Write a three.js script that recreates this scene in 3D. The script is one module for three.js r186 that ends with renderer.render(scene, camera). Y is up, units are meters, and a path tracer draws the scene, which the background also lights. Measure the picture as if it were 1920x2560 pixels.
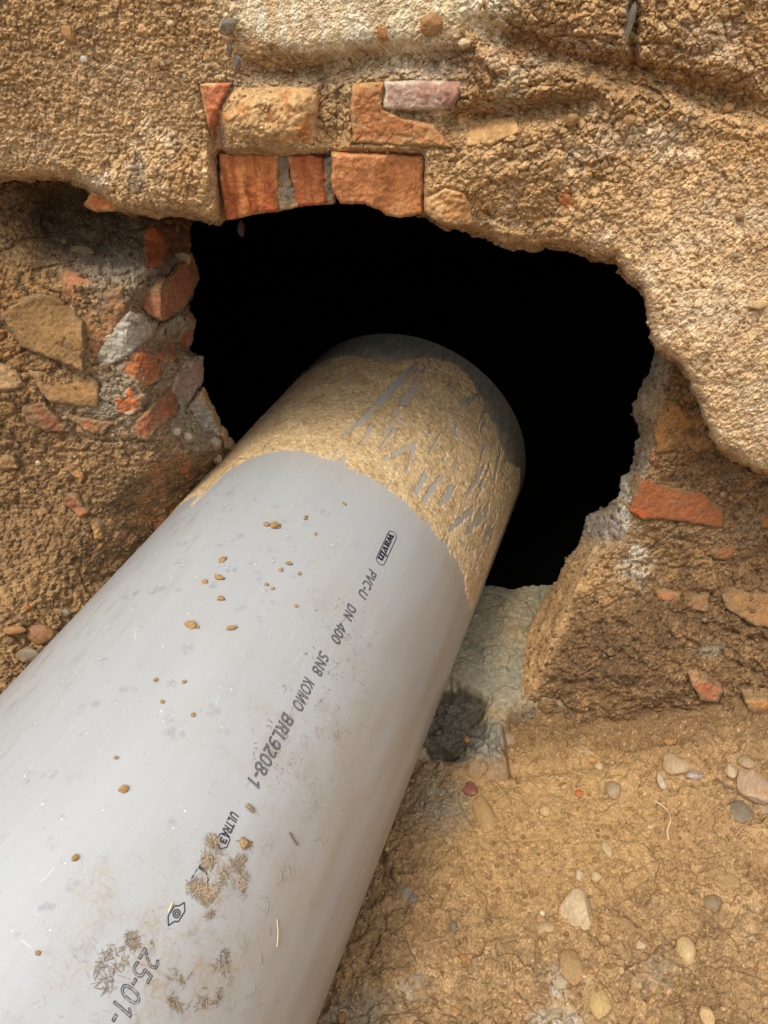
import * as THREE from 'three';
import { mergeVertices, mergeGeometries } from 'three/addons/utils/BufferGeometryUtils.js';

// ------------------------------------------------------------------ camera, sky, sun, exposure
const scene = new THREE.Scene();
const F = 1923, CX = 960, CY = 1280, PITCH = 38.24 * Math.PI / 180, EYE = [0, 0.897, 0];
const camera = new THREE.PerspectiveCamera(2 * Math.atan(CY / F) * 180 / Math.PI, 768 / 1024, 0.02, 120);
camera.position.set(...EYE); camera.rotation.set(-PITCH, 0, 0); scene.add(camera);
const renderer = new THREE.WebGLRenderer({ antialias: true });
renderer.setSize(768, 1024); renderer.toneMapping = THREE.LinearToneMapping;
renderer.toneMappingExposure = 1.45; renderer.shadowMap.enabled = true;

const SUN = new THREE.Vector3(-0.34, 0.86, 0.37).normalize();
{ // overcast sky, brighter towards the veiled sun
  const w = 512, h = 256, d = new Float32Array(w * h * 4), v = new THREE.Vector3();
  for (let j = 0; j < h; j++) for (let i = 0; i < w; i++) {
    const th = ((j + .5) / h - .5) * Math.PI, ph = ((i + .5) / w - .5) * 2 * Math.PI;
    v.set(Math.cos(ph) * Math.cos(th), Math.sin(th), Math.sin(ph) * Math.cos(th));
    const k = (j * w + i) * 4, c = v.dot(SUN);
    let L = v.y > 0 ? 1.35 * (1 + 2.2 * v.y) / 3.2 : .25;
    L += v.y > 0 ? 2.2 * Math.pow(Math.max(0, c), 30) + 1.3 * Math.pow(Math.max(0, c), 5) : 0;
    d[k] = L * .985; d[k + 1] = L; d[k + 2] = L * 1.03; d[k + 3] = 1;
    if (v.y <= 0) { d[k] *= 1.1; d[k + 2] *= .7; }
  }
  const t = new THREE.DataTexture(d, w, h, THREE.RGBAFormat, THREE.FloatType);
  t.mapping = THREE.EquirectangularReflectionMapping; t.magFilter = t.minFilter = THREE.LinearFilter; t.needsUpdate = true;
  scene.background = t; scene.environment = t;
}
const sun = new THREE.DirectionalLight(0xfff0d8, 1.5);
sun.position.copy(SUN).multiplyScalar(6); sun.castShadow = true; sun.shadow.radius = 26;
sun.shadow.camera.left = sun.shadow.camera.bottom = -2; sun.shadow.camera.right = sun.shadow.camera.top = 2; sun.shadow.camera.far = 14;
scene.add(sun, sun.target);

// ------------------------------------------------------------------ helpers
let seed = 20240;
const rnd = () => { seed = (seed + 0x6d2b79f5) | 0; let t = Math.imul(seed ^ (seed >>> 15), 1 | seed); t = (t + Math.imul(t ^ (t >>> 7), 61 | t)) ^ t; return ((t ^ (t >>> 14)) >>> 0) / 4294967296; };
const rr = (a, b) => a + (b - a) * rnd();
const clamp = (x, a = 0, b = 1) => x < a ? a : x > b ? b : x;
const ss = (a, b, x) => { const t = clamp((x - a) / (b - a)); return t * t * (3 - 2 * t); };
const lerp = (a, b, t) => a + (b - a) * t;
const mix = (a, b, t) => [lerp(a[0], b[0], t), lerp(a[1], b[1], t), lerp(a[2], b[2], t)];
const mul = (a, k) => [a[0] * k, a[1] * k, a[2] * k];
const PERM = new Uint8Array(512); { const p = [...Array(256).keys()]; for (let i = 255; i > 0; i--) { const j = Math.floor(rnd() * (i + 1)); [p[i], p[j]] = [p[j], p[i]]; } for (let i = 0; i < 512; i++) PERM[i] = p[i & 255]; }
const GX = new Float64Array(512), GY = new Float64Array(512), GZ = new Float64Array(512);
for (let i = 0; i < 512; i++) { const h = PERM[i] & 15, a = h & 1 ? -1 : 1, b = h & 2 ? -1 : 1; const e = h < 4 ? [a, b, 0] : h < 8 ? [0, a, b] : h < 12 ? [a, 0, b] : h === 12 ? [a, b, 0] : h === 13 ? [0, a, b] : h === 14 ? [a, 0, b] : [0, a, b]; GX[i] = e[0]; GY[i] = e[1]; GZ[i] = e[2]; }
function noise(x, y, z) {                     // gradient noise, about -1..1
  const X = Math.floor(x), Y = Math.floor(y), Z = Math.floor(z); x -= X; y -= Y; z -= Z;
  const u = x * x * x * (x * (x * 6 - 15) + 10), v = y * y * y * (y * (y * 6 - 15) + 10), w = z * z * z * (z * (z * 6 - 15) + 10);
  const A = PERM[X & 255] + (Y & 255), B = PERM[(X + 1) & 255] + (Y & 255), zi = Z & 255;
  const i0 = PERM[A] + zi, i1 = PERM[B] + zi, i2 = PERM[(A + 1) & 511] + zi, i3 = PERM[(B + 1) & 511] + zi, x1 = x - 1, y1 = y - 1, z1 = z - 1;
  const a = GX[i0] * x + GY[i0] * y + GZ[i0] * z, b = GX[i1] * x1 + GY[i1] * y + GZ[i1] * z, c = GX[i2] * x + GY[i2] * y1 + GZ[i2] * z, d = GX[i3] * x1 + GY[i3] * y1 + GZ[i3] * z;
  const j0 = (i0 + 1) & 511, j1 = (i1 + 1) & 511, j2 = (i2 + 1) & 511, j3 = (i3 + 1) & 511;
  const e = GX[j0] * x + GY[j0] * y + GZ[j0] * z1, f = GX[j1] * x1 + GY[j1] * y + GZ[j1] * z1, g = GX[j2] * x + GY[j2] * y1 + GZ[j2] * z1, h = GX[j3] * x1 + GY[j3] * y1 + GZ[j3] * z1;
  const p = a + (b - a) * u, q = c + (d - c) * u, r = e + (f - e) * u, t = g + (h - g) * u, m = p + (q - p) * v, n = r + (t - r) * v; return m + (n - m) * w;
}
const nz = (P, size, off = 0) => noise(P[0] / size + off, P[1] / size + off * 1.7, P[2] / size - off);
function fbm(P, size, oct = 4, off = 0) { let s = 0, a = 1, t = 0; for (let i = 0; i < oct; i++) { s += a * nz(P, size, off + i * 7.3); t += a; a *= .55; size *= .5; } return s / t; }
function billow(P, size, oct = 3, off = 0) { let s = 0, a = 1, t = 0; for (let i = 0; i < oct; i++) { s += a * (Math.abs(nz(P, size, off + i * 5.1)) * 2 - .5); t += a; a *= .55; size *= .5; } return s / t; }
let crumbId = 0;
function clod(P, size, off = 0) {            // angular clods: every cell its own height and tilt, with cracks between; crumbId tells which one
  const wx = .35 * nz(P, size * 1.3, off + 3), x = P[0] / size + wx + off, y = P[1] / size - wx + off * 1.3, z = P[2] / size + wx * .7, X = Math.floor(x), Y = Math.floor(y), Z = Math.floor(z);
  let f1 = 9, f2 = 9, id = 0, dx = 0, dy = 0, dz = 0;
  for (let k = -1; k <= 1; k++) for (let j = -1; j <= 1; j++) for (let i = -1; i <= 1; i++) {
    const h = PERM[(PERM[(PERM[(X + i) & 255] + Y + j) & 255] + Z + k) & 255], h2 = PERM[(h + 71) & 255], h3 = PERM[(h2 + 37) & 255];
    const ax = X + i + h / 256 - x, ay = Y + j + h2 / 256 - y, az = Z + k + h3 / 256 - z, d = ax * ax + ay * ay + az * az;
    if (d < f1) { f2 = f1; f1 = d; id = h3; dx = ax; dy = ay; dz = az; } else if (d < f2) f2 = d;
  }
  crumbId = id / 255; const r1 = PERM[(id + 11) & 255] / 128 - 1, r2 = PERM[(id + 29) & 255] / 128 - 1, r3 = PERM[(id + 53) & 255] / 128 - 1, gap = Math.sqrt(f2) - Math.sqrt(f1);
  return crumbId - .5 + .55 * (r1 * dx + r2 * dy + r3 * dz) - .9 * (1 - ss(0, .22, gap));
}
const hash = (i) => { let t = Math.imul(i ^ (i >>> 15), 0x2c1b3c6d); t = Math.imul(t ^ (t >>> 12), 0x297a2d39); return ((t ^ (t >>> 15)) >>> 0) / 4294967296; };

// the line of sight through a point of the photograph, and the point of it on a plane or on the pipe
const cp = Math.cos(PITCH), sp = Math.sin(PITCH);
const ray = (u, v) => { const x = u - CX, y = CY - v; return [x, y * cp - F * sp, -(F * cp + y * sp)]; };
const atZ = (u, v, z) => { const r = ray(u, v), t = z / r[2]; return [r[0] * t, EYE[1] + r[1] * t, z]; };
const atY = (u, v, y) => { const r = ray(u, v), t = (y - EYE[1]) / r[1]; return [r[0] * t, y, r[2] * t]; };
const toPx = (P) => { const y = P[1] - EYE[1], d = -P[2] * cp - y * sp, yy = y * cp - P[2] * sp; return [CX + P[0] * F / d, CY - yy * F / d]; };
// pipe axis
const PR = 0.2, AX = [0.345633, 0, -0.93837], PF = [-0.31222, 0.2, -0.115], SIDE = [0.93837, 0, 0.345633];
const pipeAt = (s, a, r = PR) => { const c = Math.cos(a) * r, q = Math.sin(a) * r; return [PF[0] + AX[0] * s + SIDE[0] * q, PF[1] + c, PF[2] + AX[2] * s + SIDE[2] * q]; };
function onPipe(u, v) {
  const r = ray(u, v), n = Math.hypot(...r), d = r.map((x) => x / n), o = [EYE[0] - PF[0], EYE[1] - PF[1], EYE[2] - PF[2]];
  const da = d[0] * AX[0] + d[2] * AX[2], oa = o[0] * AX[0] + o[2] * AX[2];
  const a = [d[0] - AX[0] * da, d[1], d[2] - AX[2] * da], b = [o[0] - AX[0] * oa, o[1], o[2] - AX[2] * oa];
  const A = a[0] ** 2 + a[1] ** 2 + a[2] ** 2, B = 2 * (a[0] * b[0] + a[1] * b[1] + a[2] * b[2]), C = b[0] ** 2 + b[1] ** 2 + b[2] ** 2 - PR * PR;
  const t = (-B - Math.sqrt(Math.max(0, B * B - 4 * A * C))) / (2 * A);
  const q = [b[0] + a[0] * t, b[1] + a[1] * t, b[2] + a[2] * t];
  return [oa + da * t, Math.atan2(q[0] * SIDE[0] + q[2] * SIDE[2], q[1])];
}
// piecewise linear curve through [x, y] pairs sorted by x
const curve = (pts) => (x) => { if (x <= pts[0][0]) return pts[0][1]; for (let i = 1; i < pts.length; i++) if (x <= pts[i][0]) return lerp(pts[i - 1][1], pts[i][1], (x - pts[i - 1][0]) / (pts[i][0] - pts[i - 1][0])); return pts[pts.length - 1][1]; };
function polyDist(poly, x, y) {               // signed distance (inside > 0) and the direction to the nearest edge point
  let best = 1e18, bx = 0, by = 0, inside = false;
  for (let i = 0, n = poly.length, j = n - 1; i < n; j = i++) {
    const [ax, ay] = poly[j], [cx, cy] = poly[i], ex = cx - ax, ey = cy - ay;
    const t = clamp(((x - ax) * ex + (y - ay) * ey) / (ex * ex + ey * ey || 1)), qx = ax + ex * t - x, qy = ay + ey * t - y, d = qx * qx + qy * qy;
    if (d < best) { best = d; bx = qx; by = qy; }
    if ((ay > y) !== (cy > y) && x < (cx - ax) * (y - ay) / (cy - ay) + ax) inside = !inside;
  }
  const d = Math.sqrt(best); return [inside ? d : -d, d ? bx / d : 0, d ? by / d : 0];
}
const axis = (lo, hi, step, f0, f1) => { const a = []; const s0 = Math.max(lo, f0), s1 = Math.min(hi, f1); let x = s0, st = step; while (x > lo) { st = Math.min(st * 1.12, step * 14); x -= st; a.unshift(Math.max(x, lo)); } for (x = s0; x < s1; x += step) a.push(x); a.push(s1); x = s1; st = step; while (x < hi) { st = Math.min(st * 1.12, step * 14); x += st; a.push(Math.min(x, hi)); } return a; };
const spot = (u, v, cx, cy, rx, ry, soft = .5) => 1 - ss(1 - soft, 1 + soft, Math.hypot((u - cx) / rx, (v - cy) / ry));

// materials
function grainTexture(seedv, amp, base) {
  const n = 512, d = new Uint8Array(n * n * 4), lat = (N, o) => { const g = new Float32Array(N * N); for (let i = 0; i < g.length; i++) g[i] = hash(i * 7 + o * 7919 + 13); return (x, y) => { x = x / n * N; y = y / n * N; const X = Math.floor(x), Y = Math.floor(y), fx = x - X, fy = y - Y, q = (a, b) => g[((b % N) * N) + (a % N)]; const sx = fx * fx * (3 - 2 * fx), sy = fy * fy * (3 - 2 * fy); return lerp(lerp(q(X, Y), q(X + 1, Y), sx), lerp(q(X, Y + 1), q(X + 1, Y + 1), sx), sy); }; };
  const a = lat(256, seedv), b = lat(128, seedv + 1), c = lat(37, seedv + 2);
  for (let j = 0; j < n; j++) for (let i = 0; i < n; i++) {
    const t = base + amp * (.45 * a(i, j) + .35 * b(i, j) + .2 * c(i, j) - .5) * 2, k = (j * n + i) * 4;
    d[k] = d[k + 1] = d[k + 2] = clamp(t) * 255; d[k + 3] = 255;
  }
  const t = new THREE.DataTexture(d, n, n); t.magFilter = THREE.LinearFilter; t.wrapS = t.wrapT = THREE.RepeatWrapping; t.needsUpdate = true; return t;
}
const gCol = grainTexture(1, .46, .80), gBump = grainTexture(9, .5, .5);
const earthy = (o = {}) => new THREE.MeshStandardMaterial({ color: 0xffffff, vertexColors: true, roughness: .95, map: gCol, bumpMap: gBump, bumpScale: .0018, ...o });
const M = { sand: earthy(), soil: earthy(), brick: earthy({ bumpScale: .0005, roughness: .88 }), mortar: earthy({ bumpScale: .0008 }), clay: earthy({ bumpScale: .0005, roughness: .62 }), stone: earthy({ bumpScale: .0003, roughness: .75 }),
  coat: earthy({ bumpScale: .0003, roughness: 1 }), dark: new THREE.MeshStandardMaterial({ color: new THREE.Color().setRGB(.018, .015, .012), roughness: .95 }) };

// colours of the things themselves (linear)
const C = { pale: [0.680, 0.470, 0.260], sand: [0.560, 0.345, 0.150], tan: [0.440, 0.255, 0.100], brown: [0.290, 0.155, 0.055], dark: [0.154, 0.081, 0.029], lime: [0.740, 0.663, 0.488], white: [0.740, 0.693, 0.570],
  brick: [0.484, 0.119, 0.032], orange: [0.550, 0.176, 0.045], ochre: [0.407, 0.195, 0.052], mauve: [0.408, 0.223, 0.151], rust: [0.330, 0.095, 0.032], mortar: [0.408, 0.349, 0.244], grey: [0.275, 0.247, 0.181], slate: [0.163, 0.155, 0.130], clay: [0.248, 0.195, 0.101], wet: [0.083, 0.063, 0.036], coat: [.61, .44, .235] };

const used = {};
const numbered = (n) => { const k = used[n] = (used[n] ?? -1) + 1; return k ? `${n}_${String(k).padStart(3, '0')}` : n; };
function tag(o, label, category, group) { o.userData.label = label; o.userData.category = category; if (group) o.userData.group = group; return o; }
const struct = (o, label) => { o.userData.kind = 'structure'; if (label) o.userData.label = label; return o; };
function mesh(name, geo, mat, parent = scene) { const m = new THREE.Mesh(geo, mat); m.name = parent === scene ? numbered(name) : name; m.castShadow = m.receiveShadow = true; parent.add(m); return m; }
function geoFrom(pos, idx, col, uv) {
  const g = new THREE.BufferGeometry();
  g.setAttribute('position', new THREE.BufferAttribute(Float32Array.from(pos), 3));
  if (col) g.setAttribute('color', new THREE.BufferAttribute(Float32Array.from(col), 3));
  if (uv) g.setAttribute('uv', new THREE.BufferAttribute(Float32Array.from(uv), 2));
  g.setIndex(new THREE.BufferAttribute(Uint32Array.from(idx), 1)); g.computeVertexNormals(); return g;
}
const uvOf = (P) => [(P[0] + P[2] * .61) / .19, (P[1] - P[2] * .53) / .19];

// A solid with a worked front face: the outline is a polygon of sight lines, z(u, v) says how far each one goes, rel() adds relief, and the rim is carried back into the mass.
function block({ poly, step = 2.6, z, rel, col, nudge, back = .05, rag = 0, ragSize = .012, round = 0, roundDepth = .01, rows = 8, straight = false, rimNoise = .004, frame = [-70, 1990, -70, 2630] }) {
  const us = poly.map((p) => p[0]), vs = poly.map((p) => p[1]);
  const U = axis(Math.min(...us) - 12, Math.max(...us) + 12, step, frame[0], frame[1]), V = axis(Math.min(...vs) - 12, Math.max(...vs) + 12, step, frame[2], frame[3]);
  const nu = U.length, nv = V.length, D = new Float32Array(nu * nv), GX = new Float32Array(nu * nv), GY = new Float32Array(nu * nv);
  for (let j = 0; j < nv; j++) for (let i = 0; i < nu; i++) {
    const k = j * nu + i, [d, gx, gy] = polyDist(poly, U[i], V[j]); D[k] = d; GX[k] = gx; GY[k] = gy;
    if (rag && Math.abs(d) < rag * 4) { const P = atZ(U[i], V[j], z(U[i], V[j])); D[k] += rag * (fbm(P, ragSize, 3, 31) * 1.6); }
  }
  const pos = [], col_ = [], uv = [], idx = [], id = new Int32Array(nu * nv).fill(-1);
  const put = (u, v, d) => {
    const zb = z(u, v), B = atZ(u, v, zb); let h = rel ? rel(B, u, v, d) : 0, side = nudge ? nudge(B, u, v) : 0;
    if (round && d < round) { const q = 1 - Math.max(0, d) / round; h -= roundDepth * (1 - Math.sqrt(Math.max(0, 1 - q * q))); }
    const P = atZ(u, v, zb + h); P[0] += side; pos.push(...P); col_.push(...col(P, u, v, d, h)); uv.push(...uvOf(P)); return pos.length / 3 - 1;
  };
  const vert = (i, j) => {
    const k = j * nu + i; if (id[k] >= 0) return id[k];
    let u = U[i], v = V[j], d = D[k]; if (d < 0) { u += GX[k] * -d; v += GY[k] * -d; d = 0; }
    return id[k] = put(u, v, d);
  };
  const edge = new Map(), tri = (a, b, c) => { if (a === b || b === c || a === c) return; idx.push(a, b, c); for (const [p, q] of [[a, b], [b, c], [c, a]]) { const r = q * 4194304 + p; if (edge.has(r)) edge.delete(r); else edge.set(p * 4194304 + q, [p, q]); } };
  for (let j = 0; j < nv - 1; j++) for (let i = 0; i < nu - 1; i++) {
    const a = D[j * nu + i] > 0, b = D[j * nu + i + 1] > 0, c = D[(j + 1) * nu + i + 1] > 0, e = D[(j + 1) * nu + i] > 0;
    if (a + b + c + e < 2 || (a + b + c + e === 2 && ((a && c) || (b && e)))) continue;
    const p = vert(i, j), q = vert(i + 1, j), r = vert(i + 1, j + 1), s = vert(i, j + 1);
    tri(p, s, q); tri(q, s, r);
  }
  const front = pos.length / 3;
  if (back) {
    const ring = new Map(), column = (a) => {
      if (ring.has(a)) return ring.get(a);
      const c = [a], P = [pos[a * 3], pos[a * 3 + 1], pos[a * 3 + 2]];
      for (let k = 1; k <= rows; k++) {
        const z1 = P[2] - back * Math.pow(k / rows, 1.2), q = straight ? 1 : z1 / P[2] * (1 + .02 * k / rows), Q = [P[0] * q, straight ? P[1] : EYE[1] + (P[1] - EYE[1]) * q, z1], f = Math.min(1, k / 2);
        Q[0] += f * rimNoise * fbm([P[0], P[1], z1], .018, 3, 3); Q[1] += f * rimNoise * fbm([P[0], P[1], z1], .018, 3, 9);
        pos.push(...Q); const cc = col(Q, ...toPx(P), 0, 0); col_.push(...cc); uv.push(...uvOf(Q)); c.push(pos.length / 3 - 1);
      }
      ring.set(a, c); return c;
    };
    for (const [a, b] of [...edge.values()]) { const ca = column(a), cb = column(b); for (let k = 0; k < rows; k++) idx.push(cb[k], ca[k], ca[k + 1], cb[k], ca[k + 1], cb[k + 1]); }
  }
  const g = geoFrom(pos, idx, col_, uv); g.userData.front = front; return g;
}

// ------------------------------------------------------------------ the broken wall
const wall = new THREE.Group(); wall.name = 'brick_wall'; scene.add(wall);
tag(wall, 'broken brick wall crusted with sand round the dark hole that the pipe enters', 'wall');

const ARCH = [[300, 520], [340, 527], [400, 530], [470, 531], [500, 540], [535, 548], [556, 552], [572, 500], [640, 480], [820, 470], [960, 480], [1038, 500], [1046, 532], [1066, 530], [1082, 545], [1115, 562], [1145, 563], [1195, 575], [1240, 595], [1258, 608], [1300, 606], [1340, 616], [1355, 605], [1400, 610], [1440, 618], [1490, 640], [1535, 642], [1548, 662], [1565, 690], [1585, 708], [1608, 725], [1615, 750], [1620, 790], [1628, 840], [1640, 872]];
const CRUST = [[-1500, -900], [-1500, 500], [-300, 480], [0, 452], [40, 450], [100, 440], [180, 446], [230, 470], [262, 492], ...ARCH, [1680, 890], [1712, 920], [1730, 960], [1745, 1000], [1755, 1040], [1775, 1070], [1790, 1110], [1805, 1125], [1850, 1150], [1885, 1165], [1920, 1182], [2100, 1240], [2500, 1330], [3300, 1400], [3300, -900]];
const win = (u, a, b, s = 20) => ss(a - s, a + s, u) * (1 - ss(b - s, b + s, u));
const zA = (u, v) => {
  let z = -.682 + .035 * ss(1250, 1800, u) * ss(350, 950, v) + .012 * ss(700, 0, u) * ss(500, 100, v);
  z -= .030 * win(u, 545, 1060, 12) * ss(366, 402, v);                       // the ledge above the arch bricks
  z -= .012 * win(u, 556, 1046, 8) * ss(396, 404, v);
  z -= .012 * win(u, 1170, 1420, 60) * ss(430, 560, v);
  z += .010 * spot(u, v, 420, 470, 150, 90, .6);
  z -= .016 * spot(u, v, 545, 400, 18, 90, .7) + .014 * spot(u, v, 820, 300, 45, 90, .6);
  z -= .018 * Math.exp(-(((v - 165 - 18 * Math.sin(u / 90)) / 38) ** 2)) * win(u, 640, 1180, 70);   // groove below the lime band
  z -= .022 * Math.exp(-(((v - 300 - (u - 1150) * -.12) / 34) ** 2)) * win(u, 1120, 1480, 70);
  z -= .020 * Math.exp(-(((v - 90 - (u - 1250) * .28) / 40) ** 2)) * win(u, 1200, 1900, 90);
  z -= .012 * spot(u, v, 1585, 60, 14, 110, .5);
  z += .010 * spot(u, v, 690, 290, 120, 60, .5);
  return z;
};
// places where flat brick faces show: the crust lies a little behind them
const FLAT = [[[494, 208], [582, 206], [545, 280], [537, 350], [526, 345]], [[878, 206], [958, 204], [1205, 200], [1160, 240], [1140, 275], [1090, 312], [1135, 370], [880, 360]], [[1170, 300], [1290, 290], [1300, 330], [1230, 365], [1165, 368]], [[1060, 490], [1115, 470], [1180, 500], [1180, 560], [1080, 545]], [[1388, 478], [1428, 483], [1452, 532], [1402, 545]]];
const crag = (u, v) => clamp(spot(u, v, 1500, 180, 480, 230, .5) + .8 * spot(u, v, 830, 260, 260, 110, .5) + .7 * spot(u, v, 1350, 480, 230, 130, .5) + .5 * spot(u, v, 420, 450, 170, 110, .4));
const relA = (P, u, v) => {
  const c = crag(u, v), band = spot(u, v, 900, 40, 320, 90, .3);
  let h = .009 * fbm(P, .16, 3, 1) + (.0016 + .0055 * c) * fbm(P, .036, 4, 2) + (.0007 + .0012 * c) * billow(P, .011, 2, 4) + .0019 * billow(P, .0045, 2, 8);
  h -= .004 * c * Math.pow(clamp(1 - Math.abs(nz([P[0], P[1] * 1.7, P[2]], .05, 77)) * 5), 2);
  h += (.0005 + .0018 * c) * clod(P, .019, 3) + (.0012 + .0016 * c) * clod(P, .0075, 5);
  return h * (1 - .65 * band);
};
const speck = (P, u, v) => hash((Math.floor(P[0] * 700) * 73856093) ^ (Math.floor(P[1] * 700) * 19349663) ^ (Math.floor(P[2] * 700) * 83492791));
function sandCol(P, u, v) {
  const n1 = fbm(P, .11, 3, 11), n2 = fbm(P, .025, 3, 12), n3 = nz(P, .006, 13), s = speck(P);
  let c = mix(C.tan, C.sand, clamp(.62 + n1 * 1.3 + n2 * .9));
  c = mix(c, C.pale, clamp(ss(1300, 1750, u) * ss(250, 700, v) * .75 + n2 * .5));            // the paler right flank
  c = mix(c, C.pale, .6 * spot(u, v, 380, 330, 330, 200, .8) * clamp(.5 + n1));
  c = mix(c, C.brown, .55 * clamp(spot(u, v, 1480, 160, 500, 190, .6) * (.6 + n2 * 1.4)));
  c = mix(c, C.brown, .5 * clamp(spot(u, v, 100, 80, 420, 330, .7) * (.5 + n1 * 2)));
  c = mix(c, C.grey, .45 * clamp(spot(u, v, 840, 190, 300, 60, .7) + n2 * .4 - .1));
  clod(P, .019, 3); c = mul(c, .86 + .28 * crumbId); clod(P, .0075, 5); c = mul(c, .85 + .3 * crumbId);
  c = mix(c, [.74, .59, .41], .85 * clamp(fbm([P[0] * .7, P[1] * 1.2, P[2]], .075, 5, 141) * 3.6 - .45) * (.4 + .6 * ss(500, 1100, u))); c = mix(c, C.brown, .6 * clamp(fbm(P, .05, 4, 151) * 3.4 - .7));
  const lime = spot(u, v, 890, 15, 320, 135, .35) + .9 * spot(u, v, 1240, 20, 60, 90, .5) + .6 * spot(u, v, 1050, 285, 120, 40, .5) + .75 * spot(u, v, 1620, 695, 26, 40, .5) + .6 * spot(u, v, 1280, 230, 40, 60, .6) + .45 * spot(u, v, 390, 370, 60, 80, .8) + .6 * spot(u, v, 1770, 1080, 60, 16, .7) + .5 * spot(u, v, 250, 450, 60, 24, .7) + .7 * spot(u, v, 1860, 1160, 60, 16, .5);
  c = mix(c, mix([.74, .58, .33], [.84, .73, .52], clamp(.4 + 2 * nz([P[0] * 6, P[1] * .6, P[2]], .03, 19) + .5 * n3)), clamp(lime * (1.05 + 1.8 * n2) - .12));
  c = mix(c, C.orange, .55 * clamp(spot(u, v, 1080, 65, 30, 28, .4) + spot(u, v, 955, 85, 14, 22, .5) + spot(u, v, 1290, 130, 20, 30, .6) * .7 + .45 * spot(u, v, 780, 60, 60, 60, .6) * (.4 + n2)));
  c = mix(c, C.brick, .6 * clamp(spot(u, v, 690, 352, 24, 12, .4) + spot(u, v, 785, 245, 16, 30, .6) * .8 + spot(u, v, 1405, 590, 40, 30, .6) * clamp(n2 * 4)));
  c = mix(c, C.slate, .6 * clamp(spot(u, v, 340, 440, 20, 50, .5) + spot(u, v, 1570, 60, 15, 60, .5)));
  c = mix(c, C.ochre, .5 * clamp(spot(u, v, 460, 440, 40, 70, .5) + spot(u, v, 1150, 520, 80, 50, .5)));
  if (s > .975) c = mix(c, C.white, .6); else if (s < .045) c = mix(c, C.dark, .5);
  return mul(c, 1 + .22 * n3);
}
const crustRel = (P, u, v, d) => {
  let h = relA(P, u, v);
  for (const f of FLAT) { const q = polyDist(f, u, v)[0]; if (q > -14) h -= .0042 * ss(-10, 10, q); }
  return h;
};
const crustGeo = block({ poly: CRUST, step: 2.5, z: zA, rel: crustRel, col: sandCol, back: .2, rag: 4, ragSize: .016, round: 34, roundDepth: .016, rows: 10, rimNoise: .012 });
mesh('mortar_crust', crustGeo, M.sand, wall);

// brick faces in the arch and above it
function brickFace(poly, { z = zA, off = .004, c1 = C.brick, c2 = C.orange, dust = .35, dustCol = C.sand, ribs = 0, back = .05, rag = 3.6, round = 9, rd = .005, edge = .5, cl = 0, rough = .0012, tint, step = 2.6, name = 'brick', label, smooth = 0 }) {
  const s0 = rnd() * 50;
  const rel = (P, u, v) => off + (cl ? cl * clod(P, .0085, s0) : 0) + .0055 * fbm(P, .05, 3, s0) * (1 - smooth) + rough * billow(P, .012, 3, s0 + 2) + rough * .7 * nz(P, .004, s0) + ribs * .006 * fbm([P[0] * 4 + P[1] * .6, P[1] * .35, P[2]], .05, 3, s0 + 4);
  const col = (P, u, v, d) => {
    const n = fbm(P, .04, 3, s0 + 9), m = fbm(P, .012, 3, s0 + 17), r = fbm([P[0] * 5, P[1] * .5, P[2]], .05, 3, s0 + 5);
    let c = mix(c1, c2, clamp(.5 + n * 1.2 + ribs * r * 2.4)); c = mul(c, 1 + .22 * nz(P, .005, s0));
    if (tint) c = tint(c, P, u, v, n, m);
    const rim = edge * ss(16, 0, d); return mix(c, mul(dustCol, 1 + .25 * nz(P, .004, 3)), clamp((dust + rim - .5 + m * 1.1 + n * .5) * 2.6) * .92);
  };
  const b = mesh(name, block({ poly, step, z, rel, col, back, rag, nudge: (P) => .003 * fbm(P, .02, 2, s0 + 1), ragSize: .01, round, roundDepth: rd, rows: 5, rimNoise: .002, straight: true }), M.brick, wall);
  if (label) b.userData.label = label; return b;
}
const zArch = (u, v) => -.712;
brickFace([[546, 384], [600, 382], [650, 382], [696, 384], [700, 522], [690, 530], [640, 535], [590, 546], [564, 552], [552, 480]], { z: zArch, off: .013, c1: [.40, .10, .025], c2: [.58, .22, .065], ribs: 1.3, rough: .0012, edge: .45, dust: .12, back: .12, label: 'orange arch brick with red vertical ribs' });
brickFace([[716, 386], [775, 386], [808, 400], [816, 470], [818, 508], [790, 513], [740, 519], [732, 478]], { z: zArch, off: .010, c1: [.42, .105, .028], c2: [.54, .19, .06], ribs: 1.1, rough: .0012, edge: .25, dust: .16, back: .12 });
brickFace([[826, 384], [900, 384], [980, 386], [1058, 390], [1060, 470], [1056, 534], [1005, 544], [968, 539], [945, 523], [910, 510], [850, 509], [834, 470]], { z: (u, v) => -.712 + .008 * ss(990, 930, u + (v - 460) * .2) + .006 * ss(520, 400, v), off: .012, c1: [.52, .19, .062], c2: [.60, .255, .09], dust: .12, rough: .0009, edge: .4, ribs: .25, back: .12, label: 'widest orange arch brick with a cracked corner' });
brickFace([[1056, 505], [1112, 470], [1160, 480], [1182, 520], [1184, 562], [1140, 566], [1115, 562], [1080, 546], [1062, 530]], { off: .001, c1: C.ochre, c2: [.52, .25, .10], dust: .46, dustCol: C.sand, back: .12, rough: .002 });
for (const p of [[[688, 388], [726, 388], [730, 470], [706, 474], [690, 462]], [[802, 400], [838, 388], [842, 470], [840, 510], [808, 511]], [[690, 466], [742, 470], [748, 518], [690, 529]]])
  brickFace(p, { z: zArch, off: .009, c1: [.20, .165, .115], c2: [.31, .24, .15], dust: .4, dustCol: C.tan, back: .1, rough: .002, rd: .002, name: 'mortar_joint' });
brickFace(FLAT[0], { off: .001, c1: [.46, .13, .05], c2: [.50, .17, .065], dust: .16, label: 'red wedge of brick in the sand crust' });
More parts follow.
